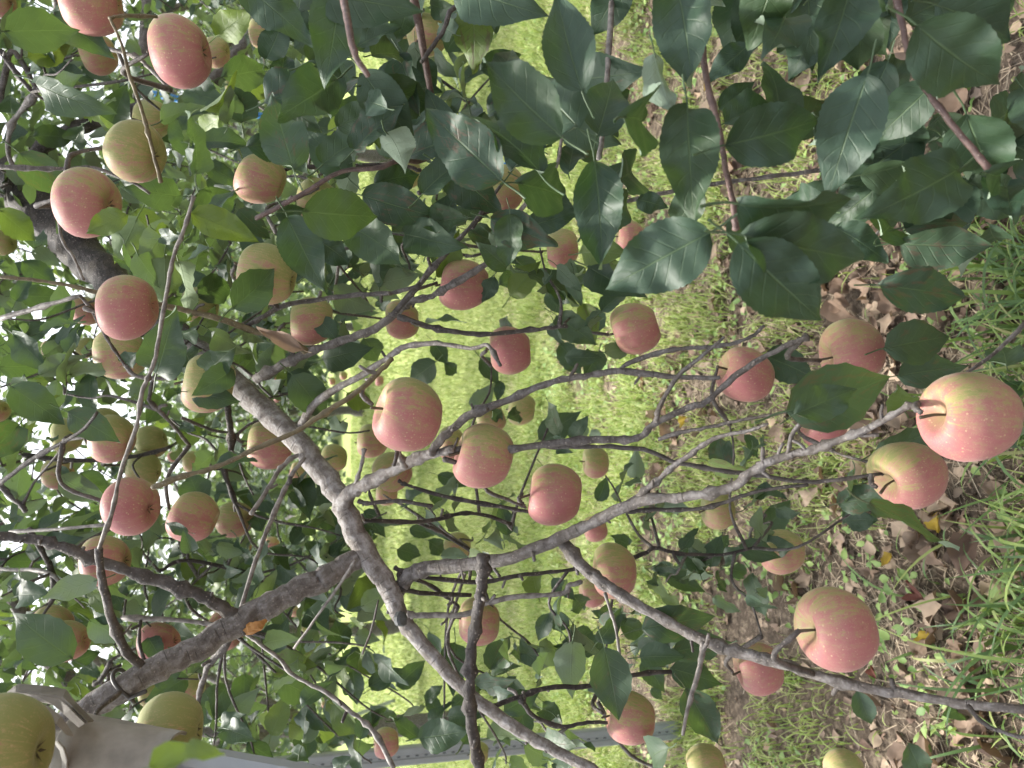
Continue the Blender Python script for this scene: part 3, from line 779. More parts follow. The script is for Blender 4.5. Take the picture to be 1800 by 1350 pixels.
# pruning cut on the limb, torn patch, wire tie
def disc_part(name, x, y, d, rpx, mat, thick=0.006, face=None):
    c = P(x, y, d); a = (CAM - c) if face is None else face; a = a / np.linalg.norm(a)
    V, Fq = tube([c - a * thick, c, c + a * thick * 0.5], [rpx / F * d, rpx / F * d * 1.05, rpx / F * d * 0.9], 12, 0.06)
    return child(name, mesh(name, V, Fq, None, False, mat), T1)
disc_part("pruning_cut", 706, 1088, 0.985, 13, M['cut'], 0.006, FWD * -0.6 + np.array([0.2, 0, -0.8]))

photo_branch(T2, "trunk", [(0, 0, 1, 1)] * 0 + [(0, -1500, 1.2, 5)] * 2, M['bark']) if False else None
branch(T2, "trunk", [(2.3, -0.3, -0.05), (2.26, -0.28, 0.5), (2.2, -0.25, 1.0), (2.05, -0.2, 1.6), (1.85, -0.1, 2.2)], [0.10, 0.085, 0.08, 0.07, 0.04], M['bark'], 0.5, sides=14)
branch(T2, "limb", [(2.2, -0.24, 1.1), (1.7, 0.0, 1.5), (1.2, 0.3, 1.62), (0.8, 0.5, 1.5), (0.55, 0.62, 1.38)], [0.05, 0.04, 0.03, 0.022, 0.014], M['bark'], 0.5)
def from_world(p, spec, name, mat, tone, r0):
    pts = [np.array(p)] + [P(x, y, d) for x, y, d, w in spec]; rad = [r0] + [w / 2 / F * d for x, y, d, w in spec]
    branch(T2, name, pts, rad, mat, tone, rough=0.03, sides=8, knobs=0.12)
from_world((0.72, 0.53, 1.46), [(1190, -120, .72, 15), (1225, 0, .68, 12), (1241, 135, .63, 11), (1260, 210, .62, 11), (1275, 290, .61, 10), (1289, 360, .60, 11), (1293, 405, .60, 13)], "branch", M['shoot'], .4, 0.009)
from_world((0.6, 0.6, 1.4), [(1540, -160, .66, 15), (1575, -10, .60, 12), (1594, 85, .58, 11), (1612, 132, .57, 11), (1650, 188, .56, 11), (1700, 250, .56, 11), (1737, 296, .56, 13)], "branch", M['shoot'], .4, 0.009)
from_world((0.85, 0.48, 1.5), [(560, -170, .70, 15), (600, -20, .62, 13), (612, 40, .58, 13), (626, 100, .56, 12), (648, 133, .56, 10)], "branch", M['shoot'], .4, 0.009)
from_world((0.60, 0.6, 1.4), [(1080, -120, .85, 13), (1075, 0, .82, 11), (1068, 120, .80, 10), (1063, 215, .78, 10), (1052, 280, .77, 9)], "branch", M['greytwig'], .4, 0.008)
from_world((0.95, 0.42, 1.55), [(820, -120, .9, 12), (790, 20, .9, 9), (775, 60, .9, 8), (740, 110, .9, 7)], "branch", M['bark'], .6, 0.008)
from_world((0.9, 0.46, 1.54), [(960, -140, 1.0, 12), (985, 20, 1.0, 9), (1010, 120, .95, 8), (1015, 220, .9, 7)], "branch", M['greytwig'], .6, 0.008)
from_world((0.8, 0.5, 1.5), [(760, 180, .95, 10), (690, 285, .92, 9), (600, 302, .92, 8), (517, 350, .92, 8), (450, 385, .92, 7)], "branch", M['shoot'], .6, 0.010)
from_world((0.6, 0.6, 1.4), [(1420, -150, .75, 12), (1400, -40, .72, 9), (1380, 10, .72, 8)], "twig", M['shoot'], .6, 0.008)

# ------------------------------------------------------------------ leaves read off the photograph
# base x,y  tip x,y  width px [flags: u underside, y yellowish, s spotted, @depth]
L2 = """
1650,10 1835,45 112|1612,45 1800,165 132|1740,220 1850,150 78|1617,235 1497,322 92|1523,137 1465,335 112|1687,297 1525,390 116|1698,200 1805,330 110 @.62
1693,315 1805,388 78|1693,320 1628,458 74|1540,-45 1570,102 82|1500,-40 1448,152 84|1460,-60 1382,52 92|1450,30 1400,118 70 @.7|1275,255 1477,213 106|1300,360 1545,380 86
1310,415 1562,463 122|1300,430 1479,590 128|1470,400 1562,462 62 @.72|1550,502 1722,520 82 s@.66|1295,370 1372,445 80 @.66|1735,305 1840,300 80 @.6|1640,150 1560,230 80 @.64|1560,110 1530,215 70 @.68|1600,340 1700,420 80 @.68
1245,410 1063,503 124|1208,190 1207,392 102|1150,95 1180,212 44 u@.60|1097,207 1205,148 128|1050,238 1092,104 82 @.72|1190,-25 1226,160 104|1022,157 962,-25 92|1016,224 908,88 106|985,238 835,108 108
1045,285 1075,472 88|1085,316 1168,258 84 @.72|912,323 1028,314 98|927,400 1022,370 46|950,305 835,165 66|940,255 868,195 52|1120,350 1182,362 38 @.85|1265,190 1322,155 42 @.8|1315,80 1243,142 50 @.75
1310,-35 1288,80 80|1345,-35 1318,82 82|1365,-60 1352,60 90 @.62|1420,-60 1420,110 80 @.7|1660,-60 1720,20 70 @.65
880,315 740,200 102 s|780,292 890,366 78 s@.88|657,140 776,160 68|592,140 533,238 92|640,130 720,247 76|568,-12 737,36 78|602,-25 575,147 92|430,-25 546,66 74|615,35 702,112 72
515,295 463,140 82 s|495,150 490,80 42|610,310 545,230 62|625,285 573,243 48|660,322 737,290 52|533,372 670,370 92|640,345 766,387 72 s|507,385 562,512 76|620,400 727,462 76|540,410 612,452 56|755,430 803,348 62 s
748,275 693,188 56|832,8 830,107 70 ys|800,-25 932,57 98|830,220 820,155 46|590,230 642,250 38|655,215 665,262 24 y|730,75 736,126 36 u|740,100 766,142 34|530,70 500,-10 60|470,100 520,60 50|890,470 850,440 40|930,200 880,110 70
1100,-40 1040,40 70 @.8|880,-40 870,60 60 @.9|720,0 690,60 50 @.9|1230,330 1190,400 60 @.8|1000,300 1010,230 50 @.9|680,190 620,150 50 @.7|790,240 760,180 50 @.9|800,60 760,20 40 @.95|1020,140 1080,180 80 @.85
1800,160 1790,260 70 @.7|1440,240 1500,190 80 @.7|1380,30 1330,110 90 @.66
1700,-30 1830,10 90 @.62|1560,20 1600,-40 70 @.7|1500,90 1440,40 80 @.75|1590,200 1640,280 80 @.72|1450,370 1390,320 70 @.7|1770,330 1700,380 80 @.66|1480,250 1560,280 90 @.72|1620,120 1680,60 70 @.7|1540,330 1490,390 70 @.74|1740,400 1800,430 60 @.7
"""
L1 = """
1557,612 1692,585 80 s|1580,660 1704,640 60 s|1385,722 1580,668 112 s@.66|1400,728 1513,675 64 @.62|1345,625 1422,665 60 s|1590,722 1543,690 54 y|1770,645 1815,600 60|1755,700 1815,655 46|1785,780 1830,760 60|1730,642 1765,620 26
10,55 92,8 76|95,25 192,92 62|50,100 112,60 50 y|85,130 162,130 44|62,145 182,212 48|195,220 243,163 50|60,240 117,225 40|35,270 92,342 62 s|345,305 356,195 36 @.62|318,345 266,355 56|340,370 402,320 56|340,275 298,188 52
325,160 407,187 46|395,135 457,88 62|385,60 462,50 56 y|425,215 452,168 56 s|222,378 153,412 44 y|240,385 188,458 56 yu|235,370 277,432 52 y|340,375 452,420 56 y|330,380 380,440 45 y|300,390 240,470 52 yu
410,540 484,463 68|275,657 337,568 76|345,602 392,545 46 y|290,450 268,537 60 yu|315,460 350,565 26 yu|35,520 102,520 42|20,597 92,560 42|25,590 102,657 44|90,620 149,574 42|0,645 52,640 56|20,680 98,747 62|37,675 102,668 24 y
85,710 142,690 36|160,655 155,742 32|120,725 217,777 52 s|235,700 188,732 46 y|250,702 220,655 42 u|220,637 263,620 32|335,690 422,706 46|285,700 292,737 42|30,750 18,808 58 s|92,770 110,770 20|105,825 131,846 22|430,800 368,790 52|355,887 303,823 56|425,650 447,608 46
568,632 650,615 54|515,660 577,742 62|640,595 667,642 42|765,637 708,678 46|610,690 646,722 38 y|525,840 556,892 48|560,450 577,502 36|600,742 568,767 36 u|680,488 682,510 22|668,540 691,530 24|868,487 848,534 32|905,582 858,568 46 s|845,630 877,677 32|782,640 806,662 26
880,670 874,706 20|835,717 862,680 36 yu|865,722 885,740 24|770,835 822,856 26 y|755,870 787,886 26|948,772 1022,720 48|895,735 926,725 32|1030,767 1011,745 26 u|1035,772 1059,754 24 u|985,605 1027,660 40|1052,618 1028,657 42|1052,580 1040,530 42|1025,535 1047,607 38 ys
1035,470 1102,527 66|930,480 1027,521 36|960,515 993,556 28|905,455 956,491 46|900,490 931,526 42|1012,492 973,448 50|1035,470 1082,452 38|1118,840 1121,800 32 yu|1275,826 1275,768 46 s|1310,765 1342,807 22|1050,880 1072,840 26 y|860,430 905,470 50|880,500 930,470 40|1000,460 1030,500 40
1063,1140 1090,1272 72 s|1130,1105 1257,1075 62 s|1180,1175 1272,1200 52|1205,1210 1262,1302 60 s|1175,1315 1128,1372 62|1193,993 1227,950 34|1230,992 1241,955 22|1250,977 1287,938 32|1185,1000 1148,1005 26 y|1190,1000 1212,1037 32|1340,935 1392,878 44|1300,960 1372,976 40|1280,1000 1322,1012 28
1360,960 1335,900 34|1320,1010 1347,1092 34|1255,1050 1302,1076 20 u|1105,957 1070,940 28|965,1080 940,1130 30 y|1000,1100 950,1080 32 y|985,1140 1017,1202 38|900,1150 922,1166 30|1010,1050 1036,1092 40|1100,1090 1038,1075 32 s|1090,1095 1147,1126 38|1130,1160 1167,1207 38|1040,1110 990,1125 34 y|1060,1120 1020,1150 30 y
955,1235 992,1277 28|915,1245 926,1282 38|930,1300 967,1347 32|1145,1210 1167,1231 18|800,1130 800,1197 50|755,1110 779,1157 20 y|770,1255 746,1220 26 ys|735,1297 685,1258 28|740,1297 827,1273 56|655,1020 624,1056 44 y|605,1140 574,1094 42|640,1100 600,1132 46 y|620,1178 630,1240 34|635,1150 604,1156 38
490,1195 546,1252 56|505,1267 467,1230 44 yu|580,1230 652,1292 32 y|545,1280 592,1311 42|540,1332 520,1288 42|530,1060 571,1076 42|550,1150 576,1113 42|520,1130 545,1155 36|643,1145 684,1222 15|663,1090 689,1147 15 y|490,960 465,1012 34|495,965 500,1032 26|698,965 737,986 32|755,952 782,982 32|775,977 832,974 30 u
720,930 767,941 24 y|845,1190 882,1222 32|870,1205 905,1200 30|125,1157 8,1073 78 @.72|170,1020 73,1050 42 u|200,1040 247,1052 42|260,1120 299,1147 34 s|330,1190 276,1217 44|400,1205 357,1262 50|430,1185 442,1242 42|150,1115 210,1130 20 y|115,1060 182,1096 28 y|120,1200 187,1222 38 y|125,1165 166,1154 28
265,1348 388,1330 46 y@.34|340,970 377,1027 26|330,975 367,1042 42 y|335,970 341,933 28|380,955 432,982 32|440,980 419,1032 38|330,935 288,920 20|10,985 62,1000 38|1508,1215 1531,1287 38|1692,1247 1648,1235 36 y|1530,885 1690,962 34 s@.75|1597,1310 1632,1385 48 s|1530,850 1562,902 42
1535,890 1568,916 26|1510,880 1480,925 30|470,880 430,860 40|390,870 430,840 36|460,930 430,900 36|600,960 570,920 40|560,900 590,940 34|500,1100 470,1070 40|640,900 680,930 36|760,600 790,640 30|700,470 650,430 44 s|620,470 580,430 50|760,460 800,400 46|690,400 740,440 46
430,470 390,430 44|380,400 430,380 46|480,430 440,400 40 y|300,250 330,200 40|150,190 110,160 40|20,200 60,210 44|80,90 40,40 50|130,250 170,240 36|320,470 350,430 40|60,440 20,400 46|40,460 80,500 40|0,370 30,420 50 y|450,620 410,600 44|380,620 420,650 44|480,600 520,640 40 u|560,560 600,600 36|300,605 248,545 62 @1.1|335,640 285,600 58 @1.12|395,605 338,560 62 @1.14|362,655 424,612 52 @1.14|250,500 305,468 54 @1.2|410,650 372,690 48 @1.1|350,520 395,480 56 @1.15|230,470 190,430 50 @1.2|280,560 340,520 50 @1.12
"""
T1_EXTRA = []
def place_leaves(tree, data, bank, lo, hi, collect=None):
    for it in data.replace('\n', '|').split('|'):
        it = it.strip()
        if not it: continue
        f = it.split(); bx, by = map(float, f[0].split(',')); tx, ty = map(float, f[1].split(',')); w = float(f[2])
        fl = f[3] if len(f) > 3 else ''
        dep = None
        if '@' in fl: fl, dd = fl.split('@'); dep = float(dd)
        mw, d = leaf_from_photo(bx, by, tx, ty, w, lo, hi, 'u' in fl, dep)
        if collect is not None:
            collect.append((mw, max(math.hypot(tx - bx, ty - by), w / 0.6), 'y' in fl, 's' in fl)); continue
        child("leaf", random.choice(bank), bearer(tree, np.array(mw.translation)), mw, yellow=(random.uniform(0.55, 0.9) if 'y' in fl else random.uniform(0, 0.08)),
              spot=(random.uniform(0.7, 1.1) if 's' in fl else random.choice((0.0, 0.0, 0.3))))
place_leaves(T2, L2, LEAF_NEAR, 0.50, 0.95)
for x0, x1, y0, y1, n_, dl, dh in ((1260, 1780, 190, 430, 26, .68, .85), (1180, 1640, -60, 60, 14, .68, .85), (690, 1060, 90, 420, 30, .85, 1.05), (430, 700, -40, 330, 22, .8, 1.05)):
    for q in range(n_):
        d_ = random.uniform(dl, dh); b = P(random.uniform(x0, x1), random.uniform(y0, y1), d_)
        a_ = np.array([random.gauss(0, .7), random.gauss(0, .5), random.uniform(-1.2, -0.1)]); n3 = rng.normal(size=3) * 0.45 + np.array([0, -0.8, 0.8]); L_ = random.uniform(0.06, 0.092)
        if hides_fruit(b + a_ / np.linalg.norm(a_) * L_ * 0.5): continue
        child("leaf", random.choice(LEAF_NEAR), bearer(T2, b), leaf_matrix(b, a_, n3, L_, random.uniform(.85, 1.05)), yellow=random.uniform(0, 0.15), spot=random.choice((0, 0, 0, 0.9)))
place_leaves(T1, L1, LEAF_MID, 0.70, 1.7, T1_EXTRA)
CL = """1000,1110,1.05,90,14 1120,1150,1.0,80,8 1230,985,1.2,70,9 1340,920,1.25,50,9 880,1200,1.2,60,7 780,1260,1.3,70,8 600,1130,1.2,80,9 560,1260,1.25,90,11 470,1230,1.4,90,10 420,960,1.4,80,9 350,1000,1.4,80,9
300,1060,1.5,80,8 600,760,1.3,60,5 560,930,1.3,70,7 480,1010,1.4,70,7 690,880,1.3,70,7 760,900,1.3,60,6 830,950,1.3,70,7 900,930,1.3,60,6 1080,860,1.3,50,5 960,760,1.2,50,5 860,690,1.2,50,5 1000,560,1.1,60,6
960,480,1.05,70,8 1060,450,1.05,50,5 870,440,1.1,60,6 780,380,1.2,80,8 690,430,1.25,80,7 600,470,1.3,70,6 440,560,1.3,60,5 380,470,1.3,80,8 80,560,1.2,80,8 60,660,1.2,80,9 160,700,1.1,60,6 330,760,1.3,70,6
100,800,1.3,70,6 60,880,1.4,60,5 250,950,1.3,60,5 130,1050,1.3,70,6 60,1150,1.3,80,7 180,1200,1.3,60,6 300,1190,1.3,60,5 640,920,1.4,60,4 1500,900,1.1,60,3 930,1130,1.2,60,7 1060,1190,1.2,60,6 950,1270,1.1,60,6
1180,1010,1.25,50,5 700,1220,1.5,60,3 880,1310,1.2,70,6 1140,900,1.3,50,4 720,470,1.2,60,5 1290,800,1.1,60,4 1320,1060,1.1,50,3 1480,800,1.0,60,3 640,1240,1.3,50,4 330,600,1.1,45,7 385,630,1.12,40,6 300,520,1.1,40,5 270,430,1.2,60,7 200,200,1.3,80,8 330,230,1.2,70,8 420,160,1.2,70,8 480,240,1.2,70,8 560,260,1.2,80,8 420,330,1.2,50,5 330,110,1.3,60,5 620,330,1.2,60,6 100,130,1.3,80,8 520,420,1.2,60,6 640,520,1.25,50,5 580,520,1.3,50,5 470,700,1.3,50,5 430,840,1.2,60,6 540,980,1.3,50,5 460,1080,1.25,70,8 520,1190,1.2,70,8 380,1270,1.2,60,7 440,1300,1.2,70,8 620,1310,1.3,60,6 360,860,1.4,50,5 30,780,1.2,50,5 20,1040,1.3,60,6 220,1060,1.3,60,6"""
N_SK = len(SKEL[T1.name])
for it in CL.split():
    cx, cy, cdp, rad_, nn_ = it.split(','); cx, cy, cdp, rad_ = map(float, (cx, cy, cdp, rad_))
    cc_ = P(cx, cy, cdp * 1.05); ska = np.array([p for p, r in SKEL[T1.name][:N_SK]]); kk_ = int(np.argmin(np.linalg.norm(ska - cc_, axis=1))); dd_ = np.linalg.norm(ska[kk_] - cc_)
    if 0.03 < dd_ < 0.5:
        branch(T1, "twig", [ska[kk_], ska[kk_] * .55 + cc_ * .45 + rng.normal(size=3) * dd_ * .1 + (0, 0, dd_ * .06), cc_, cc_ + (cc_ - ska[kk_]) / dd_ * 0.05], [0.003, 0.0022, 0.0018, 0.0015], M['bark'], 0.6, sides=6, knobs=0.2)
    for q in range(int(nn_)):
        b = P(cx + random.gauss(0, rad_ * 0.5), cy + random.gauss(0, rad_ * 0.5), cdp * random.uniform(0.92, 1.2))
        a_ = np.array([random.gauss(0, .8), random.gauss(0, .8), random.uniform(-1.1, 0.15)]); n_ = rng.normal(size=3) * 0.6 + np.array([0, -0.25, 1.0])
        L_ = random.uniform(0.045, 0.082)
        if hides_fruit(b + a_ / np.linalg.norm(a_) * L_ * 0.5): continue
        T1_EXTRA.append((leaf_matrix(b, a_, n_, L_, random.uniform(0.8, 1.05)), L_ / cdp * F * 0.8, random.random() < 0.22, random.random() < 0.25))
T1_EXTRA.sort(key=lambda t: -t[1])
for mw, sz, ye, sp in T1_EXTRA[:300]:
    child("leaf", random.choice(LEAF_MID), bearer(T1, np.array(mw.translation)), mw, yellow=(random.uniform(0.5, 0.9) if ye else random.uniform(0, 0.1)), spot=(random.uniform(0.7, 1.1) if sp else random.choice((0.0, 0.0, 0.3))))
pp = []
for q, (mw, sz, ye, sp) in enumerate(T1_EXTRA[300:]):
    V, Fq, UV = TEMPL[LEAF_MID[q % len(LEAF_MID)].name]; A_ = np.array(mw)
    pp.append((V @ A_[:3, :3].T + A_[:3, 3], Fq, UV))
V, Fq, UV = join(pp)
o_ = child("foliage", mesh("foliage", V, Fq, UV, True, M['leaf_mid']), T1); o_['kind'] = 'stuff'

# ------------------------------------------------------------------ growing twigs and leaves into a crown
def grow(tree, targets, mats, leaf_bank, flat, n_leaf=(5, 8), leaf_len=(0.06, 0.095), parts_max=300, far_mat=None, twig_r=0.0022, skip_view=None, yellow=0.25):
    sk = SKEL[tree.name]
    pos = [p for p, r in sk]; arr = np.array(pos)
    d = np.array([np.min(((arr - t) ** 2).sum(1)) for t in targets]); order = np.argsort(d)
    Vt, Ft, o = [], [], 0
    LB, LA, LN, LL = [], [], [], []
    new = np.empty((0, 3))
    for ti in order:
        t = targets[ti]
        allp = np.vstack([arr, new]) if len(new) else arr
        k = np.argmin(((allp - t) ** 2).sum(1)); s = allp[k]
        dist = np.linalg.norm(t - s)
        if dist < 0.05: continue
        m1 = s + (t - s) * 0.4 + rng.normal(size=3) * dist * 0.10 + np.array([0, 0, dist * 0.10])
        m2 = s + (t - s) * 0.75 + rng.normal(size=3) * dist * 0.07 + np.array([0, 0, dist * 0.06])
        path = catmull([s, m1, m2, t], 4 if dist < 0.6 else 7)
        r0 = min(0.012, twig_r * (1 + dist * 2.2))
        V, Fq = tube(path, np.linspace(r0, twig_r * 0.7, len(path)), 5, 0.05, cap=False)
        Vt.append(V); Ft.append(np.array(Fq) + o); o += len(V)
        new = np.vstack([new, path[2:]])
        n = random.randint(*n_leaf); L_tw = min(dist, 0.38)
        tang = path[-1] - path[-3]; tang /= np.linalg.norm(tang)
        for q in range(n):
            f = q / max(n - 1, 1)
            back = (1 - f) * L_tw
            b = t - tang * back + rng.normal(size=3) * 0.008
            ang = q * 2.4 + random.uniform(-.4, .4)
            side = np.array([math.cos(ang), math.sin(ang) * 0.9, random.uniform(-0.2, 0.5)])
            a = side + tang * random.uniform(0.1, 0.7) + np.array([0, 0, random.uniform(-0.75, 0.1)])
            nn = np.array([0, 0, 1.0]) + rng.normal(size=3) * 0.45
            LB.append(b + a / np.linalg.norm(a) * 0.02); LA.append(a); LN.append(nn); LL.append(random.uniform(*leaf_len))
    if Vt: 
        me = mesh("twigs", np.vstack(Vt), np.vstack(Ft), None, True, M['bark'])
        tw = child("twigs", me, tree, tone=0.7); tw['kind'] = 'stuff'
    LB, LA, LN, LL = map(np.array, (LB, LA, LN, LL))
    # the leaves that show largest are parts of their own, the rest one mass
    rel = LB - CAM; dep = rel @ FWD
    px = 900 - (rel @ UPV) / np.maximum(dep, 0.05) * F; py = 675 - (rel @ RGT) / np.maximum(dep, 0.05) * F
    inside = (dep > 0.2) & (px > -40) & (px < 1840) & (py > -40) & (py < 1390)
    score = np.where(inside, LL / np.maximum(dep, 0.2), 0)
    if skip_view is not None:
        keep = ~(inside & skip_view(px, py, dep))
        keep &= np.array([not (i_ and hides_fruit(b_ + a_ / np.linalg.norm(a_) * l_ * 0.5)) for i_, b_, a_, l_ in zip(inside, LB, LA, LL)])
        LB, LA, LN, LL, score = LB[keep], LA[keep], LN[keep], LL[keep], score[keep]
    idx = np.argsort(-score); top = [i for i in idx[:parts_max] if score[i] > 0]; rest = np.setdiff1d(np.arange(len(LB)), top)
    for i in top:
        child("leaf", random.choice(leaf_bank), tree, leaf_matrix(LB[i], LA[i], LN[i], LL[i]), yellow=(random.uniform(0.3, 0.8) if random.random() < yellow else 0.0), spot=random.choice((0, 0, 0.4)))
    parts = []
    for q, T in enumerate(flat):
        ii = rest[q::len(flat)]
        if len(ii): parts.append(leaves_joined(T, LB[ii], LA[ii], LN[ii], LL[ii]))
    if parts:
        V, Fq, U = join(parts)
        o = child("foliage", mesh("foliage", V, Fq, U, True, far_mat or M['leaf_mid']), tree); o['kind'] = 'stuff'
    return LB

def in_view_targets(n, boxes):
    """points through the crown volume; boxes: (x0, x1, y0, y1, d0, d1, weight)"""
    w = np.array([b[6] for b in boxes], float); w /= w.sum(); out = []
    for k in rng.choice(len(boxes), n, p=w):
        x0, x1, y0, y1, d0, d1, _ = boxes[k]
        out.append(P(rng.uniform(x0, x1), rng.uniform(y0, y1), rng.uniform(d0, d1)))
    return out

lawn_gap = lambda px, py, dep: (px > 640) & (py > 560) | (px > 900) | ((px > 560) & (py > 1080) & (dep < 2.0))
t1 = in_view_targets(200, [(-150, 260, 250, 1350, 1.5, 3.0, 10), (-120, 450, 0, 700, 1.35, 2.3, 5), (-120, 420, 700, 1350, 1.3, 2.2, 4), (420, 640, 300, 1150, 1.35, 2.2, 2), (450, 900, 0, 420, 1.2, 2.0, 2)])
grow(T1, t1, None, LEAF_MID, FLAT_SMALL, (5, 8), (0.06, 0.095), 0, skip_view=lawn_gap)

branch(T1, "limb", [(1.5, 2.5, 2.3), (1.1, 1.9, 2.75), (0.5, 1.3, 2.95), (-0.2, 0.8, 2.95), (-0.9, 0.5, 2.8)], [0.05, 0.04, 0.03, 0.02, 0.01], M['bark'], 0.5)  # unseen limb, added to carry the shading canopy overhead
over = [np.array([rng.uniform(-1.6, 1.6), rng.uniform(0.2, 2.5), rng.uniform(2.65, 3.3)]) for _ in range(130)]  # unseen canopy above the view, added to shade the near branches
grow(T1, over, None, LEAF_MID, FLAT_SMALL, (7, 10), (0.07, 0.10), 0)

def orchard_tree(loc, lean, height, crown_c, crown_r, n_t, label, parts=300, mat='leaf_mid', n_leaf=(6, 9), leaf_len=(0.065, 0.10), flat=FLAT_SMALL, gap=None, limbs=5, tone=0.45, r=0.09, low=-0.75):
    t = root("apple_tree", (loc[0], loc[1], 0), label, "apple tree", "apple trees of the orchard")
    l = np.array([loc[0], loc[1], 0.0]); top = l + np.array([lean[0], lean[1], height])
    branch(t, "trunk", [l + (0, 0, -0.05), l * 0.75 + top * 0.25 + rng.normal(size=3) * 0.04, l * 0.5 + top * 0.5 + rng.normal(size=3) * 0.05, top], [r * 1.2, r, r * 0.8, r * 0.45], M['bark'], tone, sides=10)
    cc, cr = np.array(crown_c), np.array(crown_r)
    for q in range(limbs):
        a = q / limbs * 2 * math.pi + random.uniform(-.3, .3)
        h = random.uniform(0.35, 0.95); s = l * (1 - h) + top * h
        e = cc + cr * np.array([math.cos(a) * 0.8, math.sin(a) * 0.8, random.uniform(-0.25, 0.55)])
        m = (s + e) / 2 + np.array([0, 0, 0.18]) + rng.normal(size=3) * 0.1
        branch(t, "limb", [s, m, e], [r * 0.55, r * 0.35, r * 0.12], M['bark'], tone, sides=8, knobs=0.08)
    tg = []
    while len(tg) < n_t:
        v = rng.normal(size=3); v /= np.linalg.norm(v); v *= rng.random() ** 0.45
        if v[2] < low: continue
        tg.append(cc + cr * v)
    grow(t, tg, None, LEAF_SMALL, flat, n_leaf, leaf_len, parts, M[mat], skip_view=gap)
    return t

gap_mid = lambda px, py, dep: (px > 655) & (py > 330) | (px > 1000)
orchard_tree((-2.7, 3.4), (0.5, -0.1), 2.3, (-1.4, 3.1, 2.4), (1.75, 1.2, 1.25), 240, "apple tree at the lower edge whose boughs fill the air behind the brown limb", gap=gap_mid)
orchard_tree((2.7, 4.0), (-0.5, -0.1), 2.3, (1.4, 3.6, 2.35), (1.7, 1.3, 1.25), 240, "apple tree at the upper edge whose boughs hang behind the blue pole", gap=gap_mid)
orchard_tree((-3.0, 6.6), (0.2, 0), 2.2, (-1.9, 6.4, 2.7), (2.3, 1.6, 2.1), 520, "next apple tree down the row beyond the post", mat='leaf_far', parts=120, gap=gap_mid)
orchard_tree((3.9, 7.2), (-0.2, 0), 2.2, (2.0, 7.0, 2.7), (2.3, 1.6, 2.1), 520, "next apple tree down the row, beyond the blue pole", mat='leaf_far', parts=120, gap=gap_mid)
FAR = [((-3.2, 10.2), (-2.6, 10.0, 1.9), "apple tree third along the lower row, partly hiding the lawn's end"), ((3.2, 11), (2.6, 10.8, 1.9), "apple tree third along the upper row"),
       ((-3.0, 14), (-2.6, 14, 1.8), "far apple tree at the lower side of the lawn's end"), ((3.0, 14.5), (2.6, 14.4, 1.8), "far apple tree at the upper side of the lawn's end"),
       ((-0.6, 16.5), (-0.5, 16.4, 1.9), "apple tree closing the end of the bright lawn"), ((1.4, 19), (1.3, 19, 2.2), "apple tree just behind the one closing the lawn")]
for (lx, ly), cc, lab in FAR:
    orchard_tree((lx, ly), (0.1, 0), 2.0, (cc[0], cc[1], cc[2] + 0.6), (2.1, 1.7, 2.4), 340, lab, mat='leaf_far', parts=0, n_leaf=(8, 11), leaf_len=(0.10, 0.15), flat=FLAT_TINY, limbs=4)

# far wood that closes the view
def far_wood():
    N = 26000
    x = rng.uniform(-26, 26, N); y = 25 + rng.uniform(0, 5, N) + 0.02 * x * x; top = 3.2 + 2.6 * vnoise(x, y * 0, 0.35, 9) + 0.8 * vnoise(x, y * 0, 1.7, 12)
    z = rng.random(N) ** 0.8 * top
    b = np.stack([x, y, z], 1); a = rng.normal(size=(N, 3)) + (0, 0, -0.4); n = rng.normal(size=(N, 3)) + (0, -0.6, 0.8); L = rng.uniform(0.22, 0.45, N)
    V, Fq, U = join([leaves_joined(T, b[q::4], a[q::4], n[q::4], L[q::4]) for q, T in enumerate(FLAT_TINY)])
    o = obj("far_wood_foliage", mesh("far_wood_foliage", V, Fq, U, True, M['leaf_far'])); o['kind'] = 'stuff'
    o['label'] = "far green trees in a mass beyond the orchard rows"; o['category'] = "trees"
far_wood()

# ------------------------------------------------------------------ apples
def apple_mesh(seed):
    r = np.random.default_rng(seed)
    nt, npz = 22, 30
    t = np.linspace(0.0, np.pi, nt); ph = np.linspace(0, 2 * np.pi, npz, endpoint=False)
    Tm, Pm = np.meshgrid(t, ph, indexing='ij')
    sh = r.uniform(0.84, 0.95)
    rad = np.sin(Tm) ** 0.86 * (1 + 0.09 * np.cos(Tm))
    z = np.cos(Tm) * sh - 0.40 * np.exp(-(Tm / 0.30) ** 2) + 0.26 * np.exp(-((np.pi - Tm) / 0.30) ** 2)
    rad = rad * (1 + 0.028 * np.cos(5 * Pm + r.uniform(0, 6)) * np.clip(-np.cos(Tm), 0, 1) + 0.030 * np.cos(2 * Pm + r.uniform(0, 6)) + 0.02 * np.cos(3 * Pm + r.uniform(0, 6)))
    z = z + 0.07 * np.cos(Pm + r.uniform(0, 6)) * rad
    rad /= rad.max()
    V = np.stack([rad * np.cos(Pm), rad * np.sin(Pm), z], -1).reshape(-1, 3)
    Fq = []
    for i in range(nt - 1):
        for j in range(npz):
            Fq.append((i * npz + j, (i + 1) * npz + j, (i + 1) * npz + (j + 1) % npz, i * npz + (j + 1) % npz))
    return mesh("apple", V, np.array(Fq), None, True, M['apple'])
APPLES = [apple_mesh(s) for s in range(7)]
def stem_mesh(seed):
    r = np.random.default_rng(seed)
    dx, dy = r.uniform(-.22, .22, 2); pts = catmull([(0, 0, 0.40), (dx * .15, dy * .15, 0.68), (dx * .4, dy * .4, 0.82), (dx * .8, dy * .8, 1.0)], 4)
    V, Fq = tube(pts, np.linspace(0.028, 0.044, len(pts)), 7, 0.03); return mesh("stem", V, Fq, None, True, M['stem'])
STEMS = [stem_mesh(s) for s in range(4)]
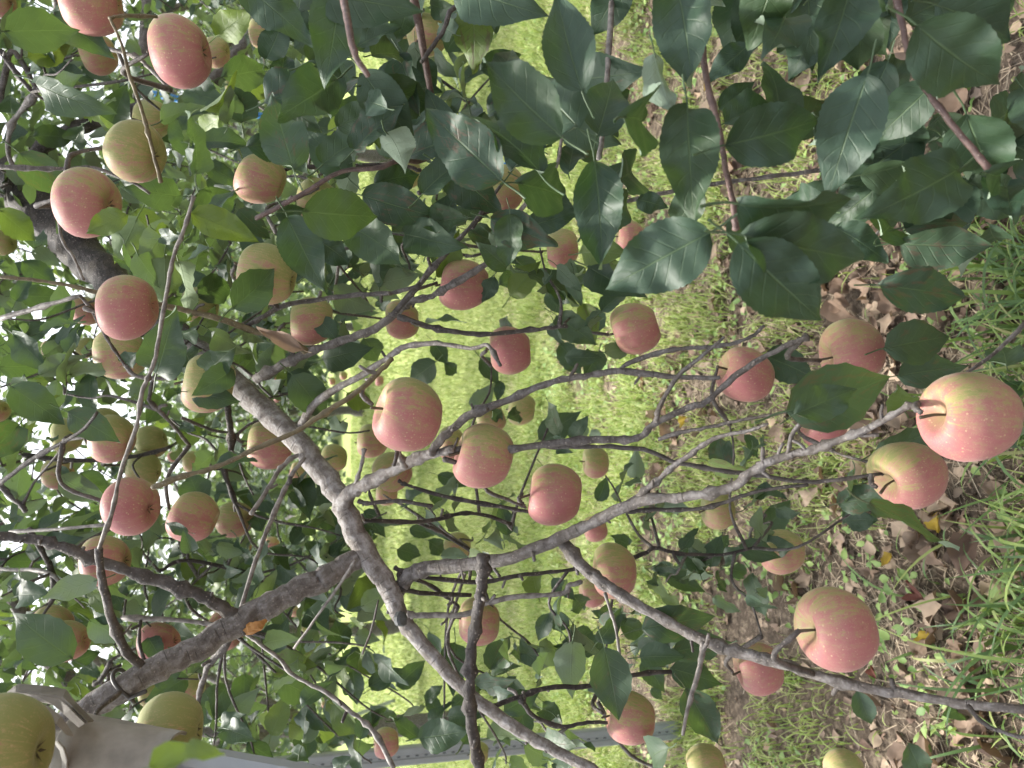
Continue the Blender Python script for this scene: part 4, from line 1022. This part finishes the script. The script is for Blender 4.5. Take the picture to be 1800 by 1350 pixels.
def calyx_mesh():
    V, Fq = [], []
    for q in range(5):
        a = q * 2 * math.pi / 5
        for s, rr, zz in ((0, 0.03, -0.66), (0.35, 0.10, -0.68), (-0.35, 0.10, -0.68), (0, 0.19, -0.76)):
            V.append((rr * math.cos(a + s), rr * math.sin(a + s), zz))
        o = q * 4; Fq.append((o, o + 1, o + 3, o + 2))
    return mesh("calyx", np.array(V), np.array(Fq), None, False, M['calyx'])
CALYX = calyx_mesh()
def put_apples():
    for q, line in enumerate(A.strip().splitlines()):
        num, lab = line.split('|'); x, y, dpx, bl = map(float, num.split(','))
        r = random.uniform(0.0405, 0.0435); d = 2 * r * F / dpx
        if dpx > 140: r = 0.044; d = 2 * r * F / dpx
        c = P(x, y, d)
        tilt = Matrix.Rotation(random.gauss(-0.24, 0.13), 4, 'X') @ Matrix.Rotation(random.gauss(0, 0.16), 4, 'Y')
        mw = Matrix.Translation(Vector(c)) @ tilt @ Matrix.Rotation(random.uniform(-0.7, 0.7), 4, 'Z') @ Matrix.Diagonal((r * random.uniform(0.95, 1.05), r * random.uniform(0.95, 1.05), r * random.uniform(0.90, 1.08), 1))
        o = bpy.data.objects.new("apple", APPLES[q % len(APPLES)]); col.objects.link(o); o.matrix_world = mw
        o['blush'] = bl; o['label'] = lab; o['category'] = "apple"; o['group'] = "apples hanging on the trees"
        if dpx > 24:
            for nm, me in (("stem", STEMS[q % 4]), ("calyx", CALYX)):
                cc = bpy.data.objects.new(nm, me); col.objects.link(cc); cc.parent = o
put_apples()
def fruit_spurs():
    sk = np.array([p for p, r in SKEL[T1.name]])
    for o in [o for o in col.objects if o.name.startswith("apple") and 'blush' in o.keys()]:
        if o.matrix_world.to_scale()[0] < 0.01: continue
        top = np.array(o.matrix_world @ Vector((0, 0, 0.98))); c = np.array(o.matrix_world.translation)
        d2 = np.linalg.norm(sk - top, axis=1) + np.where(sk[:, 2] < c[2] - 0.02, 0.3, 0); q = int(np.argmin(d2))
        if not 0.012 < d2[q] < 0.26: continue
        e = sk[q]; m1 = top * 0.6 + e * 0.4 + np.array([0, 0, 0.25 * d2[q]]) + rng.normal(size=3) * 0.06 * d2[q]
        path = catmull([top - (top - c) * 0.02, m1, e], 6)
        V, Fq = tube(path, np.linspace(0.0024, 0.0036, len(path)) * rng.uniform(0.85, 1.25, len(path)), 6, 0.06)
        child("fruit_spur", mesh("fruit_spur", V, Fq, TUBE_UV, True, M['bark']), T1, tone=0.55)
fruit_spurs()

# ------------------------------------------------------------------ posts, sleeve, pole, stake, tie
def channel(p0, p1, w, depth, name, parent, mat, facing=None, thick=0.0022):
    """open C-section rail from p0 to p1 with slots along its face"""
    p0, p1 = np.array(p0, float), np.array(p1, float); a = p1 - p0; L = np.linalg.norm(a); a /= L
    n = np.array(facing if facing is not None else (0, -1, 0), float); n -= a * a.dot(n); n /= np.linalg.norm(n); s = np.cross(a, n)
    prof = [(-w / 2 + .012, -depth), (-w / 2, -depth), (-w / 2, -0.006), (-w / 2 + .006, 0), (-w * .16, 0), (-w * .10, -.004), (w * .10, -.004), (w * .16, 0), (w / 2 - .006, 0), (w / 2, -0.006), (w / 2, -depth), (w / 2 - .012, -depth)]
    inner = [(x * (1 - 2 * thick / w), z - thick) for x, z in prof][::-1]
    loop = prof + inner; k = len(loop)
    V = [p + s * x + n * z for p in (p0, p1) for x, z in loop]
    Fq = [(i, (i + 1) % k, k + (i + 1) % k, k + i) for i in range(k)]
    child(name, mesh(name, np.array(V), np.array(Fq), None, False, mat), parent)
    return a, n, s, L

def slots(p0, a, n, s, L, parent, step=0.035, off=0.0, z=-0.0035):
    V, Fq = [], []
    k = int(L / step)
    for i in range(k):
        c = np.array(p0) + a * (i + 0.5) * step + n * z + s * off
        o = len(V)
        for q in range(8):
            an = q * math.pi / 4; V.append(c + a * 0.007 * math.cos(an) + s * 0.0035 * math.sin(an))
        Fq.append(tuple(range(o, o + 8)))
    ob = child("slot_row", mesh("slot_row", np.array(V), Fq, None, False, M['hole']), parent); ob['kind'] = 'stuff'

foot = ground_at(1205, 1286); top = np.array([foot[0] + 0.10, foot[1] + 0.02, 2.6])
post = root("metal_post", foot, "tall light grey slotted metal post standing in the grass at the lower edge", "post", "grey metal posts")
a, n, s, L = channel(foot - (0, 0, .1), top, 0.062, 0.03, "rail", post, M['steel'], (0.15, -1, 0))
slots(foot - (0, 0, .1), a, n, s, L, post, 0.032)

q0, q1 = P(150, 1336, .72), P(700, 1432, .72)
dirp = (q1 - q0) / np.linalg.norm(q1 - q0); base = q0 + dirp * (q0[2] / -dirp[2])
post2 = root("metal_post", base, "near grey metal post leaning in at the corner, its end inside a white sleeve", "post", "grey metal posts")
a2, n2, s2, L2_ = channel(q0, base, 0.058, 0.028, "rail", post2, M['steel'], CAM - q0)
slots(q0, a2, n2, s2, L2_, post2, 0.030)
# white plastic sleeve: a half pipe gripping the post
def half_pipe(p0, p1, r, name, parent, mat, facing, thick=0.003, a0=-1.9, a1=1.9, seg=14):
    p0, p1 = np.array(p0), np.array(p1); a = p1 - p0; a /= np.linalg.norm(a)
    n = facing - a * a.dot(facing); n /= np.linalg.norm(n); s = np.cross(a, n)
    an = np.linspace(a0, a1, seg); V = []
    NR = 7
    wob = rng.normal(size=(NR, seg)) * 0.0007
    for ip, p in enumerate([p0 + (p1 - p0) * t for t in np.linspace(0, 1, NR)]):
        for rr in (r, r - thick):
            for it_, t in enumerate(an):
                k = 1.0 + 0.07 * (abs(math.sin(2.3 * t)) ** 6) + wob[ip, it_] / r * 0.6
                V.append(p + s * math.sin(t) * rr * k + n * math.cos(t) * rr * k)
    Fq = []; R_ = 2 * seg
    for i in range(NR - 1):
        for j in range(seg - 1):
            b = i * R_
            Fq += [(b + j, b + j + 1, b + R_ + j + 1, b + R_ + j), (b + seg + j + 1, b + seg + j, b + R_ + seg + j, b + R_ + seg + j + 1)]
        for j, k in ((0, seg), (seg - 1, 2 * seg - 1)):
            b = i * R_; Fq.append((b + j, b + k, b + R_ + k, b + R_ + j))
    for b in (0, (NR - 1) * R_):
        for j in range(seg - 1): Fq.append((b + j, b + seg + j, b + seg + j + 1, b + j + 1))
    return child(name, mesh(name, np.array(V), Fq, None, True, mat), parent)
sl = half_pipe(P(118, 1330, .712), P(296, 1362, .712), 0.038, "sleeve", post2, M['plastic'], CAM - q0, seg=27)
def sheet(rows, name, parent, mat, thick=0.003):
    """a bent plate given as rows of photo points (x, y, depth), thickened away from the camera"""
    G = np.array([[P(*p) for p in r] for r in rows]); m_, n_ = G.shape[:2]
    B = G + FWD * thick
    V = np.vstack([G.reshape(-1, 3), B.reshape(-1, 3)]); K = m_ * n_; Fq = []
    for i in range(m_ - 1):
        for j in range(n_ - 1):
            a, b, c, d = i * n_ + j, i * n_ + j + 1, (i + 1) * n_ + j + 1, (i + 1) * n_ + j
            Fq += [(a, b, c, d), (K + d, K + c, K + b, K + a)]
    edge = [i for i in range(n_)] + [i * n_ + n_ - 1 for i in range(1, m_)] + [(m_ - 1) * n_ + j for j in range(n_ - 2, -1, -1)] + [i * n_ for i in range(m_ - 2, 0, -1)]
    for a, b in zip(edge, edge[1:] + edge[:1]): Fq.append((b, a, K + a, K + b))
    me = mesh(name, V, Fq, None, False, mat); o = child(name, me, parent)
    bv = o.modifiers.new("edge", 'BEVEL'); bv.width = 0.0015; bv.segments = 2
    return o
sheet([[(0, 1226, .74), (28, 1204, .74), (70, 1207, .735), (112, 1214, .73), (130, 1238, .70), (162, 1270, .69)],
       [(0, 1240, .73), (26, 1216, .715), (66, 1222, .70), (106, 1228, .695), (124, 1246, .675), (150, 1272, .67)],
       [(0, 1250, .725), (30, 1226, .71), (60, 1232, .70), (92, 1240, .69), (112, 1256, .68), (138, 1280, .675)]], "strap", post2, M['strap'], 0.004)
sheet([[(0, 1252, .72), (28, 1228, .70), (56, 1234, .685), (82, 1244, .675), (104, 1262, .67), (128, 1296, .668)],
       [(0, 1262, .715), (30, 1240, .69), (56, 1247, .675), (80, 1258, .665), (98, 1274, .662), (116, 1294, .662)]], "strap", post2, M['plastic'], 0.004)
sheet([[(100, 1303, .675), (112, 1316, .67), (118, 1336, .67), (116, 1370, .675)], [(93, 1306, .68), (104, 1320, .675), (108, 1338, .675), (105, 1372, .68)]], "clip", post2, M['plastic'], 0.003)
sheet([[(92, 1283, .70), (112, 1285, .70), (128, 1294, .70)], [(94, 1302, .70), (112, 1302, .70), (127, 1299, .70)]], "flap", post2, M['plastic'], 0.002)

# wire tie round the brown limb
def tie():
    c = P(219, 1207, .917); ax = P(240, 1195, .92) - P(150, 1250, .9); ax /= np.linalg.norm(ax)
    u = np.cross(ax, (0, 0, 1)); u /= np.linalg.norm(u); v = np.cross(ax, u); r = 31 / F * .917
    pts = [c + (u * math.cos(t) + v * math.sin(t)) * (r * 1.04) + ax * 0.003 * math.sin(t * 2) for t in np.linspace(0, 2 * math.pi * 1.1, 26)]
    pts += [pts[-1] + np.array([0.01, -0.012, -0.02])]
    V, Fq = tube(pts, 0.0026, 6)
    o = obj("wire_tie", mesh("wire_tie", V, Fq, None, True, M['wire'])); o['label'] = "dark wire tie wrapped round the brown limb near the white sleeve"; o['category'] = "wire"
tie()
def scar():
    c = P(442, 1103, .976); V, Fq = tube(catmull([P(428, 1110, .972), P(440, 1106, .962), P(455, 1099, .958), P(468, 1090, .966)], 4), [0.002, 0.0045, 0.006, 0.0065, 0.007, 0.0075, 0.007, 0.0065, 0.006, 0.005, 0.004, 0.003, 0.002][:13], 9, 0.14)
    child("torn_bark", mesh("torn_bark", V, Fq, None, False, M['wood_scar']), T1)
scar()

def round_pole(p0, p1, r, name, mat, label, cat):
    V, Fq = tube(catmull([p0, (np.array(p0) + p1) / 2, p1], 6), r, 14)
    o = obj(name, mesh(name, V, Fq, None, True, mat)); o['label'] = label; o['category'] = cat; return o
g0 = ground_at(905, 297)
round_pole(g0 - (0, 0, .1), P(235, 158, 4.3), 0.019, "blue_pole", M['blue'], "blue plastic pole showing in bits between the leaves at the top", "pole")
g1 = ground_at(694, 1231)
round_pole(g1, P(622, 1258, (g1 - CAM) @ FWD - 0.25), 0.026, "stake", M['steel'], "short grey stake leaning at the far end of the lawn", "stake")

# dead curled leaf caught on the olive twig
def dry_leaf_mesh(seed):
    r = np.random.default_rng(seed)
    V, Fq, UV = leaf_template(6, 4, r.uniform(0.5, 0.8), r.uniform(-0.1, 0.35), r.uniform(0.2, 1.1), r.uniform(0.05, 0.16), 0, r.uniform(-0.9, 0.9), r.uniform(0, 6), 0.18 if seed % 2 else 0, 1.0, r.uniform(-.6, .6))
    V = V - np.array([0, 0.5, V[:, 2].min()]); V[:35] += np.array([0.012, 0.012, 0.060]) * r.normal(size=(35, 3)).clip(-1.3, 1.3)
    return mesh("dry_leaf", V, Fq, UV, True, M['dry'])
DRY = [dry_leaf_mesh(s) for s in range(12)]
hang = obj("dead_leaf", DRY[3], None, leaf_matrix(P(495, 598, .94), P(425, 566, .94) - P(495, 598, .94), CAM - P(450, 580, .94), 0.062, 0.6))
hang['label'] = "brown dead leaf hanging curled on the olive twig beside the grey branch"; hang['category'] = "leaf"

# ------------------------------------------------------------------ the ground cover
def visible_ground(n, x0, x1, y0, y1):
    px = rng.uniform(x0, x1, n); py = rng.uniform(y0, y1, n)
    return np.array([ground_at(a, b) for a, b in zip(px, py)])

def fallen():
    n = 0
    pts = visible_ground(1500, 1130, 1790, -40, 1390)
    dens = vnoise(pts[:, 0], pts[:, 1], 3.0, 21)
    order = rng.permutation(len(pts))
    for i in order:
        p = pts[i]
        if random.random() > np.clip((dens[i] - 0.30) * 2.2, 0.06, 1): continue
        if n >= 292: break
        L = random.uniform(0.035, 0.095)
        yaw = random.uniform(0, 6.28); tlt = random.gauss(0, 0.45), random.gauss(0, 0.45)
        mw = Matrix.Translation((p[0], p[1], float(gz(p[0], p[1])) + random.uniform(0.006, 0.03))) @ Matrix.Rotation(yaw, 4, 'Z') @ Matrix.Rotation(tlt[0], 4, 'X') @ Matrix.Rotation(tlt[1], 4, 'Y') @ Matrix.Scale(L, 4)
        o = bpy.data.objects.new("fallen_leaf", DRY[n % 12]); col.objects.link(o); o.matrix_world = mw
        o['label'] = "curled brown fallen leaf lying among the grass under the tree"; o['category'] = "leaf"; o['group'] = "brown fallen leaves on the ground"
        n += 1
fallen()
def special(x, y, mat, label, L=0.045):
    p = ground_at(x, y); me = DRY[(x + y) % 12].copy(); me.materials.clear(); me.materials.append(mat)
    o = bpy.data.objects.new("fallen_leaf", me); col.objects.link(o)
    o.matrix_world = Matrix.Translation((p[0], p[1], float(gz(p[0], p[1])) + 0.03)) @ Matrix.Rotation(random.uniform(0, 6), 4, 'Z') @ Matrix.Rotation(0.5, 4, 'X') @ Matrix.Scale(L, 4)
    o['label'] = label; o['category'] = "leaf"
special(1223, 743, M['yellowleaf'], "yellow fallen leaf on the litter between two thin dark twigs", 0.05)
special(1076, 834, M['yellowleaf'], "small orange-yellow fallen leaf below the small pale apple", 0.04)
special(1645, 1118, M['yellowleaf'], "yellow fallen leaf beside the lush grass near the lower branch", 0.04)
special(1660, 912, M['yellowleaf'], "amber fallen leaf just below the green and red apple", 0.05)
special(1578, 984, M['yellowleaf'], "yellow-green fallen leaf among pale brown leaves right of the round apple", 0.04)
special(1640, 1040, M['redleaf'], "dark red fallen leaf in the litter beside the lush grass", 0.06)
special(1258, 150, M['yellowleaf'], "orange fallen leaf under the grey curled leaf at the top", 0.06)
special(1560, 1180, M['redleaf'], "reddish fallen leaf just past the lower branch's bend", 0.035)

CRUMPLED = []
for q in range(5):
    V_, F_, U_ = leaf_template(4, 2, 0.7, rng.uniform(-.2, .4), rng.uniform(0.1, 0.9), 0.1, 0, rng.uniform(-1, 1), q)
    CRUMPLED.append((V_ + rng.normal(size=V_.shape) * 0.05, F_, U_))
def litter_stuff():
    parts = []
    pts = visible_ground(3600, 1000, 1880, -80, 1430)
    f = vnoise(pts[:, 0], pts[:, 1], 1.6, 33); pts = pts[f + rng.random(len(pts)) * 0.6 > 0.55]
    N = len(pts); pts[:, 2] = gz(pts[:, 0], pts[:, 1]) + rng.uniform(0.001, 0.012, N)
    a = rng.normal(size=(N, 3)) * (1, 1, 0.25); nn = rng.normal(size=(N, 3)) * 0.45 + (0, 0, 1); L = rng.uniform(0.012, 0.045, N)
    V, Fq, U = join([leaves_joined(T, pts[q::5], a[q::5], nn[q::5], L[q::5]) for q, T in enumerate(CRUMPLED)])
    o = obj("leaf_litter", mesh("leaf_litter", V, Fq, U, True, M['litter'])); o['kind'] = 'stuff'; o['label'] = "small broken brown leaves covering the soil"; o['category'] = "litter"
litter_stuff()

def blades(pts, Lr, wr, lean, name, mat, label, cat, flat=0.0, seg=4):
    N = len(pts); az = rng.uniform(0, 2 * np.pi, N); L = rng.uniform(*Lr, N) * (0.6 + 0.6 * rng.random(N)); w = rng.uniform(*wr, N)
    ln = rng.uniform(*lean, N)
    d = np.stack([np.cos(az), np.sin(az), np.zeros(N)], 1); sd = np.stack([-np.sin(az), np.cos(az), np.zeros(N)], 1)
    V = np.zeros((N, (seg + 1) * 2, 3))
    for i in range(seg + 1):
        t = i / seg
        ang = ln * t * 1.25
        x = L * np.where(ln > 0.05, (1 - np.cos(ang)) / np.maximum(ln * 1.25, 0.06), ln * t * t * 0.6)
        z = L * np.where(ln > 0.05, np.sin(ang) / np.maximum(ln * 1.25, 0.06), t) * (1 - flat)
        c = pts + d * (x + flat * L * t)[:, None] + np.stack([np.zeros(N), np.zeros(N), z], 1)
        ww = w * (1 - t ** 2.2) * 0.5 + 0.0002
        V[:, 2 * i] = c - sd * ww[:, None]; V[:, 2 * i + 1] = c + sd * ww[:, None]
    q = np.array([(2 * i, 2 * i + 1, 2 * i + 3, 2 * i + 2) for i in range(seg)])
    Fq = (q[None] + (np.arange(N) * (seg + 1) * 2)[:, None, None]).reshape(-1, 4)
    o = obj(name, mesh(name, V.reshape(-1, 3), Fq, None, True, mat)); o['kind'] = 'stuff'; o['label'] = label; o['category'] = cat

def scatter(n, x0, x1, y0, y1, keep):
    x = rng.uniform(x0, x1, n); y = rng.uniform(y0, y1, n); m = keep(x, y) > rng.random(n); x, y = x[m], y[m]
    return np.stack([x, y, gz(x, y)], 1)

def to_px(x, y, z=0.0):
    rel = np.stack([x, y, np.zeros_like(x) + z], -1) - CAM; dep = rel @ FWD
    return 900 - (rel @ UPV) / dep * F, 675 - (rel @ RGT) / dep * F
def sm(v, a, b):
    t = np.clip((v - a) / (b - a), 0, 1); return t * t * (3 - 2 * t)
# lush long grass nearest the camera
def lush_keep(x, y):
    px, py = to_px(x, y); edge = 1725 + 150 * (vnoise(x, y, 2.3, 42) - 0.5)
    return np.clip((vnoise(x, y, 5.0, 41) - 0.18) * 1.7, 0, 1) * (0.04 + 0.96 * sm(px, edge - 40, edge + 90)) * sm(py, 300, 480) * (1 - 0.85 * sm(py, 1120, 1230))
lush = scatter(6500, -1.0, 1.2, 0.75, 1.75, lush_keep)
blades(lush, (0.10, 0.30), (0.004, 0.010), (0.5, 2.4), "lush_grass", M['grass'], "long lush green grass growing at the ground-side edge", "grass", seg=7)
# tufts through the litter
tuft = scatter(230000, -2.4, 2.4, 1.15, 4.8, lambda x, y: np.clip((0.7 * vnoise(x, y, 4.5, 51) + 0.3 * vnoise(x, y, 15, 52) - 0.32) * 2.4, 0, 1) * np.clip(0.25 + (y - 1.5) * 0.6, 0.2, 1) * (1 - 0.65 * sm(to_px(x, y)[1], 1080, 1220) * sm(to_px(x, y)[0], 1380, 1520)))
blades(tuft, (0.035, 0.10), (0.0025, 0.0055), (0.3, 2.1), "tuft_grass", M['tuft'], "short grass tufts coming through the leaf litter", "grass")
straw = scatter(90000, -2.4, 2.4, 1.0, 5.2, lambda x, y: np.clip((vnoise(x, y, 2.0, 61) - 0.15) * 1.7, 0, 1))
blades(straw, (0.015, 0.065), (0.0010, 0.0030), (0.2, 1.2), "dry_straw", M['straw'], "dry straw and cut grass lying on the soil", "straw", flat=0.90, seg=2)
lawn = scatter(150000, -5, 5, 3.2, 9.0, lambda x, y: np.clip((y - 3.1 + 1.5 * (vnoise(x, y, 1.3, 71) - 0.5)) * 0.9, 0, 1))
blades(lawn, (0.035, 0.08), (0.004, 0.008), (0.3, 1.8), "lawn_grass", M['lawn'], "bright mown lawn between the rows of trees", "grass", seg=2)
lawn2 = scatter(60000, -8, 8, 8.8, 20.0, lambda x, y: np.ones_like(x))
blades(lawn2, (0.05, 0.11), (0.010, 0.022), (0.3, 1.8), "lawn_grass", M['lawn'], "far part of the bright lawn under the last trees", "grass", seg=2)
def weeds():
    pts = scatter(14000, -2.2, 2.2, 1.25, 4.6, lambda x, y: np.clip((vnoise(x, y, 3.4, 81) - 0.36) * 2.2, 0, 1))
    N = len(pts); pts[:, 2] += rng.uniform(0.008, 0.035, N)
    a = rng.normal(size=(N, 3)) * (1, 1, 0.2) + (0, 0, 0.25); nn = rng.normal(size=(N, 3)) * 0.35 + (0, 0, 1); L = rng.uniform(0.014, 0.038, N)
    V, Fq, U = join([leaves_joined(T, pts[q::5], a[q::5], nn[q::5], L[q::5]) for q, T in enumerate(FLAT_SMALL)])
    o = obj("broad_weeds", mesh("broad_weeds", V, Fq, U, True, M['weed'])); o['kind'] = 'stuff'; o['label'] = "small broad-leaved green weeds among the litter"; o['category'] = "weeds"
weeds()
